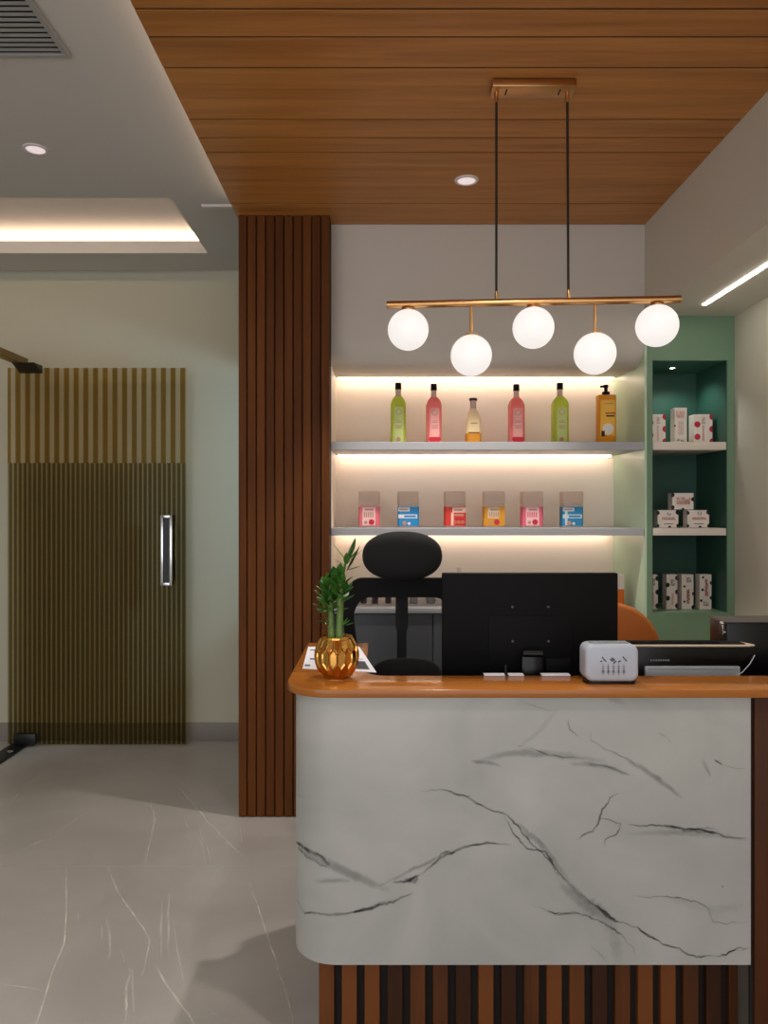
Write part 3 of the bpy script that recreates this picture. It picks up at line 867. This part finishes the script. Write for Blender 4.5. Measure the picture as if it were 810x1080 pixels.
# small white toaster-shaped appliance
t = thing('toaster', 'small white toaster with black flower print on the counter', 'toaster', ((642.5-403)*2.2/810, 2.2, DT))
d = 2.15; s_ = 810/d
x0, x1 = (611-403)*(d+.070)/810, (674-403)/s_
z1 = EYE-(676-538)*(d+.065)/810
prof = rrect(x0, x1, DT+.008, z1, .022, 8, (1, 1, 1, 1))
obj('body', B().prism(prof, 'y', d, d+.075, 0, bev=.010, seg=4), 'lilac', t)
obj('base', B().prism(rrect(x0+.006, x1-.006, d+.006, d+.069, .012), 'z', DT+.0003, DT+.012), 'blackg', t)
obj('slot', B().box(x0+.02, x1-.022, d+.022, d+.053, z1-.001, z1+.003, bev=.001), 'grey', t)['label'] = 'grey slot plate on top'
b = B()
yf = d-.0004
def stroke(pts, w):
    for a, c in zip(pts, pts[1:]):
        A, Cc = Vector((a[0], 0, a[1])), Vector((c[0], 0, c[1])); tt = (Cc-A).normalized(); sd = Vector((-tt.z, 0, tt.x))*w/2
        b.poly([(v.x, yf, v.z) for v in (A+sd, A-sd, Cc-sd, Cc+sd)])
cx = (647-403)/s_; zb0 = DT+.026
for k in range(5):
    X = cx+(k-2)*.0145
    stroke([(X, zb0), (X, zb0+.034)], .0010)
    for hh, ww in ((.006, .0048), (.010, .0052), (.017, .004), (.023, .0045)):
        stroke([(X-ww, zb0+hh+.003), (X, zb0+hh)], .0012); stroke([(X, zb0+hh), (X+ww, zb0+hh+.003)], .0012)
    b.disc(X, zb0+.0125, .0022, yf, 0, n=10)
for X, Z, dx, dz in ((-.034, .040, .003, .002), (-.026, .044, .006, -.008), (-.002, .046, .004, -.004), (.004, .038, .004, .004), (-.006, .044, -.004, .003), (.017, .040, .004, .003), (.032, .045, .006, -.008)):
    stroke([(cx+X-dx, zb0+Z-dz), (cx+X, zb0+Z), (cx+X+dx, zb0+Z+dz*.6)], .0034)
stroke([(cx-.008, zb0+.044), (cx-.003, zb0+.039), (cx+.004, zb0+.043), (cx+.001, zb0+.049)], .0016)
obj('flower_print', b, 'ink', t)

# monitor, back towards us
t = thing('monitor', 'black computer monitor seen from behind on the desk', 'monitor', (.46, 2.43, .75))
d = 2.40; s_ = 810/d
x0, x1 = (466.5-403)/s_, (652-403)/s_
z0, z1 = .980, EYE-(604.5-538)/s_
mc = (x0+x1)/2
sh = obj('back_shell', B().box(x0, x1, d, d+.030, z0, z1, bev=.004), 'black', t)
obj('screen', B().box(x0+.004, x1-.004, d+.0302, d+.034, z0+.006, z1-.004), 'blackg', t)
obj('rear_bulge', B().box(mc-.13, mc+.13, d-.004, d+.001, z0+.02, z0+.19, bev=.0015), 'black', t)
for sx in (-1, 1):
    for zz in (676, 640):
        b = B().tube([(mc+sx*.056, d-.0045 if zz > 650 else d-.0005, EYE-(zz-538)/s_), (mc+sx*.056, d-.0065 if zz > 650 else d-.003, EYE-(zz-538)/s_)], .004, 10)
        obj('mount_screw', b, 'darkgrey', t)
obj('stand_neck', B().box(mc-.035, mc+.035, d-.045, d-.019, .765, z0+.075, bev=.008), 'blackg', t)
obj('stand_hinge', B().tube([(mc-.03, d-.035, z0+.078), (mc+.03, d-.035, z0+.078)], .013, 16), 'blackg', t)
obj('stand_base', B().prism(rrect(mc-.12, mc+.12, d-.10, d+.11, .03), 'z', .7503, .765, bev=.003), 'black', t)
obj('port_block', B().box(mc+.045, mc+.12, d-.021, d-.0185, z0+.01, z0+.06, bev=.001), 'black', t)
obj('cable', B().tube([(mc-.08, d-.019, z0+.04), (mc-.082, d-.035, z0+.01), (mc-.075, d-.04, z0-.05), (mc-.06, d-.03, .77)], .003, 8), 'cord', t)

# printer
d = 2.45; s_ = 810/d
x0, x1 = .742, (797-403)/s_
t = thing('printer', 'long black desktop printer with silver front tray beside the toaster', 'printer', ((x0+x1)/2, d+.1, .75))
zt = EYE-(679.5-538)/s_
b = B().prism([(x0, .7503), (x1-.035, .7503), (x1-.012, zt-.07), (x1-.001, zt-.008), (x0, zt-.008)], 'y', d, d+.07, 0, bev=.006)
obj('body', b, 'blackg', t)
b = B().prism([(x0-.004, d-.004), (x1-.02, d-.004), (x1, d+.006), (x1-.02, d+.066), (x0-.004, d+.066)], 'z', zt-.008, zt-.002, 0, bev=.001)
obj('top_rim', b, 'beige', t)['label'] = 'beige top rim'
b = B()
b.box(x0, x1-.03, d+.006, d+.060, zt-.002, zt+.001)
for i in range(30): b.box(x0+.03+i*.0105, x0+.036+i*.0105, d+.010, d+.055, zt+.001, zt+.0045)
obj('top_vents', b, 'black', t)
b = B().box((679-403)/s_, (779-403)/s_, d-.014, d-.0005, .955, EYE-(702-538)/s_, 0, bev=.004)
b.box((681-403)/s_, (777-403)/s_, d-.016, d-.014, 1.000-.004, 1.000, 0)
obj('front_tray', b, 'silver', t)['label'] = 'silver front tray'
b = B()
for i in range(8): b.rect((686+2.6*i-403)/s_, (687.6+2.6*i-403)/s_, EYE-(697.2-538)/s_, EYE-(695.4-538)/s_, d-.0006, 0)
obj('lettering', b, 'grey', t)
obj('cable', B().tube([ray(796, 691, 2.44), ray(791, 700, 2.43), ray(783, 709, 2.43), ray(776, 713, 2.43), ray(770, 722, 2.44)], .0016, 8), 'lilac', t)['label'] = 'thin white cable'

# black office machine at the right wall
d = 2.68; s_ = 810/d
x0 = (766.5-403)/s_; zt = EYE-(655.5-538)/s_
t = thing('office_machine', 'black box-shaped office machine standing behind the printer by the wall', 'machine', (1.4, d+.06, .75))
obj('case', B().box(x0, RX-.01, d, d+.14, .7503, zt-.004, bev=.004), 'blackg', t)
obj('top_rim', B().box(x0-.004, RX-.008, d-.004, d+.145, zt-.004, zt, bev=.0015), 'darkgrey', t)
b = B().tube([(x0-.012, d+.01, zt-.045), (x0-.012, d+.01, zt-.012)], .006, 10).ball((x0-.012, d+.01, zt-.008), .008, .008, .008, 12, 8)
b.tube([(x0-.012, d+.01, zt-.04), (x0+.002, d+.01, zt-.04)], .004, 8)
obj('knob', b, 'chrome', t)

# ------------------------------------------------------------------ chairs
oc = thing('office_chair', 'black mesh office chair with padded headrest behind the desk', 'chair', (.076, 2.8, 0))
CX, CD = .076, 2.92
obj('headrest', B().ball((CX, CD-.02, 1.327), .151, .055, .093, 36, 20, e=.88), 'fabric', oc)
obj('headrest_post', B().box(CX-.02, CX+.02, CD+.02, CD+.04, 1.19, 1.33, bev=.006), 'black', oc)
# back frame: rounded ring, leaning a little
def ring(outer, inner, y0, y1):
    n = len(outer); vs = []; fs = []
    for y in (y0, y1):
        vs += [(p[0], y, p[1]) for p in outer]; vs += [(p[0], y, p[1]) for p in inner]
    for j in range(n):
        k = (j+1) % n
        fs += [(j, k, n+k, n+j), (2*n+j, 3*n+j, 3*n+k, 2*n+k), (j, 2*n+j, 2*n+k, k), (n+j, n+k, 3*n+k, 3*n+j)]
    return vs, fs
def trap(zb_, zt_, wb, wt, r, crown=0):
    pts = rrect(-1, 1, -1, 1, .34, 8)
    o = []
    for u, v in pts:
        z_ = zb_+(v+1)/2*(zt_-zb_)
        ww = wb+(wt-wb)*(v+1)/2
        o.append((CX+u*ww, z_+crown*(1-u*u)*(1 if v > 0 else 0)))
    return o
out_, inn_ = trap(.60, 1.232, .18, .236, .06, .018), trap(.68, 1.160, .135, .192, .05, .016)
obj('back_frame', B().raw(*ring(out_, inn_, CD-.012, CD+.02)), 'black', oc)
obj('mesh_panel', B().raw([(x_, CD-.002, z_) for x_, z_ in trap(.66, 1.180, .14, .20, .05, .02)], [tuple(range(36))]), 'net', oc)
obj('spine', B().box(CX-.024, CX+.024, CD+.035, CD+.055, 1.04, 1.20, bev=.005).box(CX-.019, CX+.019, CD+.03, CD+.05, .50, 1.045, bev=.005), 'black', oc)
obj('lumbar_pad', B().ball((CX+.015, CD-.03, .868), .135, .035, .075, 32, 16, e=.75), 'fabric', oc)
obj('seat', B().box(CX-.24, CX+.24, 2.42, 2.90, .43, .51, bev=.035, seg=4), 'fabric', oc)
for sx in (-1, 1):
    obj('armrest', B().box(CX+sx*.235-.035, CX+sx*.235+.035, 2.60, 2.84, .655, .685, bev=.012).box(CX+sx*.235-.012, CX+sx*.235+.012, 2.72, 2.77, .44, .656, bev=.004).box(CX+sx*.12-.15, CX+sx*.12+.15, 2.72, 2.77, .42, .44), 'black', oc)
obj('gas_lift', B().lathe([(.028, .10), (.028, .26), (.018, .26), (.018, .44)], (CX, 2.68, 0), 20), 'blackm', oc)
for k in range(5):
    a = 2*PI*k/5+.3
    e = Vector((CX+.28*math.cos(a), 2.68+.28*math.sin(a), .075))
    lg = obj('base_leg', B().tube([(CX, 2.68, .12), tuple(e)], [.026, .017], 10), 'black', oc)
    tx, ty = -math.sin(a), math.cos(a)
    obj('caster', B().tube([(e.x-tx*.02, e.y-ty*.02, .031), (e.x+tx*.02, e.y+ty*.02, .031)], .030, 18).tube([(e.x, e.y, .035), (e.x, e.y, .08)], .008, 8), 'black', lg)

# tan round-backed chair
TD = 3.35; s_ = 810/TD
vc = thing('visitor_chair', 'tan brown round-backed chair standing behind the monitor', 'chair', ((645-403)/s_, TD, 0))
vx, vz, vr = (645-403)/s_, EYE-(690-538)/s_, 54/s_
outl = [(vx+vr*math.cos(PI*i/24), vz+vr*math.sin(PI*i/24)) for i in range(25)] + [(vx-vr*.95, .62), (vx-vr*.8, .50), (vx+vr*.8, .50), (vx+vr*.95, .62)]
obj('backrest', B().prism(outl, 'y', TD, TD+.06, 0, bev=.02, seg=4), 'tan', vc)
obj('seat', B().box(vx-.23, vx+.23, TD-.42, TD+.0, .40, .48, bev=.03, seg=4), 'tan', vc)
for sx in (-1, 1):
    for yy in (TD-.36, TD-.03):
        obj('leg', B().tube([(vx+sx*.18, yy, .41), (vx+sx*.22, yy+(.03 if yy > TD-.1 else -.03), .001)], [.018, .011], 12), 'wdark', vc)

# ------------------------------------------------------------------ bottles on the upper shelf
def bmats(base, **k): return base
LIQ = {'green': translucent('green_liquid', rgb(214, 226, 96), .5), 'pink': translucent('pink_liquid', rgb(250, 160, 156), .5),
       'amber': translucent('amber_liquid', rgb(248, 180, 40), .5), 'yellow': translucent('yellow_bottle', rgb(244, 172, 30), .4, .3)}
LAB = {'green': plain('green_label', rgb(200, 212, 132), .5), 'pink': plain('pink_label', rgb(240, 168, 162), .5), 'cream': plain('cream_label', rgb(232, 206, 160), .5),
       'palegold': plain('pale_gold_label', rgb(248, 190, 60), .5)}
M['berry'] = plain('berry_red_print', rgb(196, 20, 44), .5); M['mark'] = plain('label_grey_print', rgb(186, 140, 126), .6)
M['browncap'] = plain('brown_cap', rgb(60, 36, 24), .4)
SH1 = 1.8445
def octa(cx, cy, hw, hd, c): 
    return [(cx-hw+c, cy-hd), (cx+hw-c, cy-hd), (cx+hw, cy-hd+c), (cx+hw, cy+hd-c), (cx+hw-c, cy+hd), (cx-hw+c, cy+hd), (cx-hw, cy+hd-c), (cx-hw, cy-hd+c)]
def loft(b, rings, m=0):
    n = len(rings[0][0]); vs = []
    for pts, z in rings: vs += [(p[0], p[1], z) for p in pts]
    k = len(rings)
    fs = [(i*n+j, i*n+(j+1) % n, (i+1)*n+(j+1) % n, (i+1)*n+j) for i in range(k-1) for j in range(n)]
    fs += [tuple(range(n-1, -1, -1)), tuple(range((k-1)*n, k*n))]
    b.raw(vs, fs, m)
BD = 4.10
def tall_bottle(px, kind, label, top=404):
    x = (px-403)*BD/810; z = SH1+.0003
    t = thing('bottle', label, 'bottle', (x, BD, SH1), 'tall syrup bottles on the upper shelf')
    H = EYE-(top-538)*BD/810-z
    h1, h2 = H*.66, H*.78
    b = B()
    loft(b, [(octa(x, BD, .038, .038, .008), z), (octa(x, BD, .040, .040, .010), z+.01), (octa(x, BD, .040, .040, .010), z+h1), (octa(x, BD, .032, .032, .010), z+h1+.022), (octa(x, BD, .019, .019, .009), z+h2)])
    obj('body', b, LIQ[kind], t)
    obj('neck', B().lathe([(.017, h2-.002), (.0145, h2+.012), (.0145, H-.034)], (x, BD, z), 20), 'clear', t)
    obj('cap', B().lathe([(.0165, H-.036), (.0165, H-.002), (.015, H)], (x, BD, z), 20), 'black', t)
    b = B()
    y = BD-.0404
    b.rect(x-.022, x+.026, z+.018, z+h1-.02, y, 0)
    b.disc(x+.002, z+h1-.045, .016, y-.0003, 1, n=20); b.disc(x+.002, z+h1-.045, .013, y-.0005, 0, n=20)
    for k, (zz, ww) in enumerate(((.125, .012), (.118, .016), (.10, .018), (.094, .014), (.086, .016))):
        b.rect(x+.002-ww, x+.002+ww, z+zz, z+zz+.003, y-.0003, 1)
    if kind == 'pink':
        for k in range(4): b.disc(x-.016+k*.0125, z+.030, .013, y-.0004-.0001*k, 2, n=12, z0=z+.012)
        b.rect(x-.022, x+.026, z+.010, z+.030, y-.00035, 2)
    else:
        b.disc(x, z+.030, .012, y-.0004, 1, n=12)
    obj('label_print', b, [LAB[kind], 'mark', 'berry'], t)
tall_bottle(420, 'green', 'lime green bottle with black cap, first on the upper shelf from the pillar')
tall_bottle(457.5, 'pink', 'pink bottle with black cap between the lime bottle and the small amber bottle', 405)
tall_bottle(544.5, 'pink', 'pink bottle with black cap between the small amber bottle and a lime bottle', 405.5)
tall_bottle(590.5, 'green', 'lime green bottle with black cap next to the orange pump bottle')
# small amber bottle
x = (499-403)*BD/810; z = SH1+.0003; H = EYE-(420-538)*BD/810-z
t = thing('bottle', 'small amber bottle with cream label between two pink bottles', 'bottle', (x, BD, SH1))
b = B(); loft(b, [(octa(x, BD, .037, .037, .008), z), (octa(x, BD, .039, .039, .010), z+.01), (octa(x, BD, .039, .039, .010), z+.062)]); obj('body', b, LIQ['amber'], t)
b = B(); loft(b, [(octa(x, BD, .039, .039, .010), z+.0625), (octa(x, BD, .037, .037, .010), z+.13), (octa(x, BD, .030, .030, .010), z+.165), (octa(x, BD, .016, .016, .007), z+.195)]); b.rect(x-.018, x+.018, z+.112, z+.118, BD-.0392, 1).rect(x-.030, x+.030, z+.063, z+.068, BD-.0395, 2); obj('upper_body', b, [LAB['cream'], 'mark', 'browncap'], t)
obj('neck', B().lathe([(.017, .190), (.016, H-.012)], (x, BD, z), 20), 'clear', t)
obj('cap', B().lathe([(.021, H-.014), (.022, H-.003), (.019, H)], (x, BD, z), 20), 'browncap', t)
# orange pump bottle
x = (639-403)*BD/810; H = EYE-(406-538)*BD/810-z
t = thing('pump_bottle', 'orange pump bottle with black pump at the end of the upper shelf', 'bottle', (x, BD, SH1))
hb = EYE-(417-538)*BD/810-z
obj('body', B().prism(rrect(x-.047, x+.047, BD-.034, BD+.034, .012), 'z', z, z+hb, 0, bev=.006), LIQ['yellow'], t)
obj('pump', B().lathe([(.020, hb-.001), (.020, hb+.018), (.009, hb+.020), (.009, H-.016), (.013, H-.014), (.013, H)], (x, BD, z), 18).box(x-.03, x, BD-.006, BD+.006, z+H-.014, z+H-.003, bev=.002), 'black', t)
yy = BD-.0344
b = B().rect(x-.038, x+.038, z+.05, z+hb-.03, yy, 0)
b.rect(x-.012, x+.040, z+.165, z+.172, yy-.0003, 1).rect(x-.008, x+.036, z+.15, z+.158, yy-.0003, 2)
b.disc(x+.002, z+.085, .030, yy-.0003, 3, x0=x-.03, x1=x+.04, n=18).rect(x-.034, x-.016, z+.045, z+.075, yy-.0005, 2).rect(x-.02, x+.03, z+hb-.052, z+hb-.046, yy-.0003, 4)
obj('label_print', b, [LAB['palegold'], 'redink', 'spotb', 'box', 'mark'], t)

# ------------------------------------------------------------------ square tubs on the lower shelf
SH2 = 1.409
TUB = {'pink': (rgb(228, 110, 122), rgb(244, 198, 194)), 'blue': (rgb(20, 138, 204), rgb(226, 226, 226)), 'red': (rgb(216, 52, 34), rgb(244, 204, 184)),
       'gold': (rgb(214, 146, 16), rgb(216, 200, 168)), 'rose': (rgb(222, 98, 122), rgb(238, 192, 192)), 'teal': (rgb(24, 128, 176), rgb(196, 208, 214))}
TM = {k: (plain(k+'_label', a, .45), plain(k+'_label_panel', c, .45)) for k, (a, c) in TUB.items()}
def tub(px, kind, label):
    d = 4.06; x = (px-403)*d/810; z = SH2+.0003
    H = EYE-(518.5-538)*d/810-z; hw = .055; hd = .036
    t = thing('product_tub', label, 'tub', (x, d, SH2), 'square tubs on the lower shelf')
    hl = .108
    obj('body', B().prism(rrect(x-hw, x+hw, d-hd, d+hd, .012), 'z', z, z+H*.92, 0, bev=.003), 'frost', t)
    obj('lid', B().prism(rrect(x-hw-.001, x+hw+.001, d-hd-.001, d+hd+.001, .012), 'z', z+H*.66, z+H, 0, bev=.006, seg=3), 'frost', t)
    b = B(); y = d-hd-.0012
    b.prism(rrect(x-hw-.0008, x+hw+.0008, d-hd-.0008, d+hd+.0008, .012), 'z', z+.008, z+hl, 0)
    P = lambda u0, u1, v0, v1, m, k=0: b.rect(x-hw+u0*2*hw, x-hw+u1*2*hw, z+.008+v0*(hl-.008), z+.008+v1*(hl-.008), y-.0003*k, m)
    if kind in ('pink', 'rose', 'gold'):
        P(.18, .80, .02, .98, 1)
        for k in range(5): P(.24+.10*k, .30+.10*k, .45, .72, 0 if kind == 'rose' else 3, 1)
        P(.30, .70, .80, .90, 3, 1)
        b.disc(x+.012, z+.028, .015, y-.0006, 2, n=14); b.disc(x-.018, z+.026, .009, y-.0006, 3, n=12)
        if kind == 'gold': P(.0, 1.0, .02, .40, 0, .5); P(.72, 1.0, .02, .98, 0, .7)
    elif kind == 'red':
        P(.36, 1.0, .70, .96, 1); P(.30, .42, .02, .70, 1)
        P(.44, .84, .78, .88, 3, 1); P(.5, .98, .05, .42, 2, 1); P(.44, .9, .52, .62, 3, 1)
        for k in range(3): b.disc(x-.002+k*.02, z+.028, .010, y-.0008, 4, n=12)
    else:
        P(.02, .56, .76, .96, 1); P(.02, .92, .40, .60, 1)
        P(.06, .48, .82, .90, 3, 1); P(.30, .86, .45, .55, 0, 1)
        b.disc(x-.02, z+.022, .012, y-.0006, 3, n=14); b.disc(x+.004, z+.020, .008, y-.0006, 1, n=12)
        if kind == 'teal': P(.12, .24, .02, .9, 1, .5)
    obj('label_wrap', b, [TM[kind][0], TM[kind][1], 'berry', 'mark', 'orangeink'], t)
for px, k, lab in ((389.5, 'pink', 'square tub with pale pink label, first on the lower shelf from the pillar'), (430.5, 'blue', 'square tub with bright blue label above the chair headrest'),
                   (479.5, 'red', 'square tub with red label between the blue and the gold tub'), (520.5, 'gold', 'square tub with golden yellow label on the lower shelf'),
                   (560.5, 'rose', 'square tub with rose pink label between the gold and the teal tub'), (602.5, 'teal', 'square tub with teal blue label, last on the lower shelf')):
    tub(px, k, lab)

# ------------------------------------------------------------------ products on the ledge
M['amberg'] = plain('brown_bottle', rgb(64, 34, 30), .25); M['greyb'] = plain('grey_bottle', rgb(150, 146, 142), .4)
def small_bottle(px, mat, hw, H, label, grp=None, d=4.14):
    x = (px-403)*d/810; z = .998
    t = thing('bottle', label, 'bottle', (x, d, z), grp)
    obj('body', B().lathe([(hw*.9, .0003), (hw, .006), (hw, H*.68), (hw*.45, H*.78), (hw*.42, H*.84)], (x, d, z), 20), mat, t)
    obj('cap', B().lathe([(hw*.55, H*.83), (hw*.55, H*.99), (hw*.45, H)], (x, d, z), 16), 'black' if mat == 'amberg' else 'box', t)
for i, px in enumerate((383.5, 395.5, 409.5)):
    small_bottle(px, 'amberg', .017, .105, ('dark brown bottle on the ledge seen through the chair mesh, first from the pillar', 'dark brown bottle on the ledge seen through the chair mesh, middle of three',
                 'dark brown bottle on the ledge seen through the chair mesh, beside the chair spine')[i], 'small bottles on the ledge')
small_bottle(436, 'greyb', .022, .105, 'pale grey bottle on the ledge just past the chair spine', 'small bottles on the ledge')
small_bottle(454, 'greyb', .026, .105, 'wider grey bottle on the ledge beside the monitor edge', 'small bottles on the ledge')
small_bottle(484, 'box', .022, .195, 'cream bottle on the ledge whose cap peeks over the monitor')
# orange tub at the ledge end
d = 4.1; x = (650-403)*d/810; z = .998
t = thing('product_tub', 'orange tub with white lid beside the monitor edge above the tan chair', 'tub', (x, d, z))
hl = EYE-(621-538)*d/810-z; H = EYE-(606-538)*d/810-z
obj('body', B().prism(rrect(x-.036, x+.036, d-.03, d+.03, .010), 'z', z+.0003, z+hl, 0, bev=.003), plain('orange_tub', rgb(230, 112, 24), .4), t)
obj('lid', B().prism(rrect(x-.036, x+.036, d-.03, d+.03, .010), 'z', z+hl, z+H, 0, bev=.003), 'box', t)

# ------------------------------------------------------------------ boxes in the green niche
def carton(px0, px1, py0, zb_, d, dep, label, spots, smat, lines, grp, name='carton', rz=0):
    """white card box with round printed spots; px = front face in the photograph"""
    x0, x1 = (px0-403)*d/810, (px1-403)*d/810
    zt_ = EYE-(py0-538)*d/810; z = zb_+.0004
    xc = (x0+x1)/2
    t = thing(name, label, 'box', (xc, d+dep/2, zb_), grp, rz)
    b = B().box(x0, x1, d, d+dep, z, zt_, 0, bev=.0008, seg=1)
    h = zt_-z; wv = x1-x0; y = d-.0006
    for k, (u, v, r) in enumerate(spots):
        b.disc(x0+u*wv, z+v*h, r, y-.00005*k, 1, x0, x1, z, zt_)
        if u < .12 or u < .02:                                  # spot wraps on to the side
            n = 16; yy = []
            for j in range(n):
                a = 2*PI*j/n; yq = max(d, d+r*.9*math.cos(a)); zq = min(max(z+v*h+r*math.sin(a), z), zt_); yy.append((x0-.0006, yq, zq))
            ded = [p for i, p in enumerate(yy) if (Vector(p)-Vector(yy[i-1])).length > 1e-6]
            b.poly(ded, 1)
    rg = random.Random(len(label)*7+int(px0))
    for (u0, u1, v0, v1, m) in lines:
        W_, H_ = (u1-u0)*wv, (v1-v0)*h
        if m == 0 or min(W_, H_) < .004: b.rect(x0+u0*wv, x0+u1*wv, z+v0*h, z+v1*h, y-.0008, m); continue
        # a word: a row (or column) of small letter strokes
        k = max(3, int(max(W_, H_)/.0058))
        for i in range(k):
            a0, a1 = (i+.08)/k, (i+.80)/k
            q0, q1 = (rg.choice((0, .0, .2)), rg.choice((1, 1, .8)))
            for (c0, c1, e0, e1) in ((a0, a0+(a1-a0)*.34, q0, q1), (a0, a1, rg.choice((.0, .4, .75)), 0), (a1-(a1-a0)*.34, a1, q0*.5, q1*rg.choice((.55, 1)))):
                if e1 == 0: e1 = e0+.24
                if W_ >= H_: b.rect(x0+u0*wv+c0*W_, x0+u0*wv+c1*W_, z+v0*h+e0*H_, z+v0*h+e1*H_, y-.0008, m)
                else: b.rect(x0+u0*wv+e0*W_, x0+u0*wv+e1*W_, z+v0*h+c0*H_, z+v0*h+c1*H_, y-.0008, m)
    obj('card_box', b, ['box', smat, 'redink', 'orangeink', 'ink', 'pinkink'], t)
    return t
ZS1, ZS2 = 1.8445, 1.409
dots = [(0, .72, .016), (0, .30, .016), (1, .92, .017), (1, .50, .017), (1, .08, .017)]
txt = [(.44, .56, .10, .62, 5), (.40, .62, .70, .72, 4), (.42, .60, .76, .90, 5)]
G1, G2, G3 = 'dotted cartons on the top niche shelf', 'cow print cartons on the middle niche shelf', 'tall cow print cartons on the niche bottom'
carton(686, 702, 437, ZS1, 4.0, .07, 'white carton with crimson dots, first on the top niche shelf', dots, 'spotr', txt, G1)
carton(711.5, 724.5, 430, ZS1, 4.0, .06, 'tallest slim white carton with pink emblem between two dotted cartons', [(0, .5, .006)], 'spotb',
       [(.12, .80, .72, .90, 5), (.3, .42, .25, .62, 5), (.48, .55, .25, .62, 4), (.62, .72, .25, .62, 5), (.2, .4, .08, .14, 4), (.5, .75, .06, .12, 4)], G1)
carton(732, 751.5, 437, ZS1, 4.0, .07, 'white carton with crimson dots at the far end of the top niche shelf', [(.18, .66, .016), (.18, .24, .016)]+[(1, .92, .017), (1, .50, .017), (1, .08, .017)], 'spotr', txt, G1)
cow = [(0, .84, .011), (.98, .88, .013), (1, .10, .011), (.58, .02, .008), (0, .10, .009)]
cl = [(.22, .86, .44, .60, 2), (.30, .74, .20, .24, 4), (.46, .64, .70, .90, 4), (.50, .60, .76, .86, 0)]
carton(693.5, 715.5, 538, ZS2, 3.98, .06, 'white cow print carton with red lettering, lower one nearer the shelves', cow, 'spotb', cl, G2)
carton(725, 748, 538, ZS2, 3.98, .06, 'white cow print carton with red lettering, lower one nearer the wall', cow, 'spotb', cl, G2)
t = carton(709, 731.5, 520, EYE-(537.6-538)*3.98/810+.0008, 3.98, .06, 'white cow print carton lying across the two lower cartons', [(0, .88, .012), (0, .12, .012), (.98, .62, .011), (.5, .0, .008)], 'spotb',
       [(.2, .85, .3, .75, 5), (.25, .8, .50, .56, 0), (.25, .8, .36, .40, 0)], G2)
ZB = nz0
big = [(0, .72, .010), (0, .30, .011)]
carton(684, 694, 606.5, ZB, 4.0, .05, 'tall white carton with black spots against the niche edge', [(1, .90, .014), (1, .50, .014), (1, .10, .014)], 'spotb', [(.3, .6, .1, .5, 5), (.3, .7, .7, .9, 4)], G3)
carton(703, 714.5, 606, ZB, 4.0, .06, 'tall white carton with large black spots, second on the niche bottom', [(.08, .70, .012), (.08, .32, .013), (1, .90, .013), (1, .50, .013), (1, .10, .013)], 'spotb',
       [(.45, .65, .12, .48, 5), (.4, .8, .68, .86, 4), (.5, .7, .72, .82, 0)], G3)
carton(719, 731.5, 606, ZB, 4.0, .06, 'tall white carton with orange lettering, third on the niche bottom', [(.22, .66, .006), (.22, .22, .006), (1, .45, .009), (1, .06, .012)], 'spotb',
       [(.40, .68, .16, .58, 2), (.48, .60, .20, .54, 3), (.40, .80, .78, .92, 4), (.48, .72, .81, .89, 0)], G3)
carton(738, 750.5, 606, ZB, 4.0, .06, 'tall white carton with orange lettering, last on the niche bottom', [(.28, .92, .006), (.24, .56, .007), (.12, .25, .007), (1, .76, .010), (1, .33, .010)], 'spotb',
       [(.42, .72, .38, .88, 2), (.50, .64, .42, .84, 3), (.30, .75, .10, .22, 4), (.38, .66, .13, .19, 0)], G3)
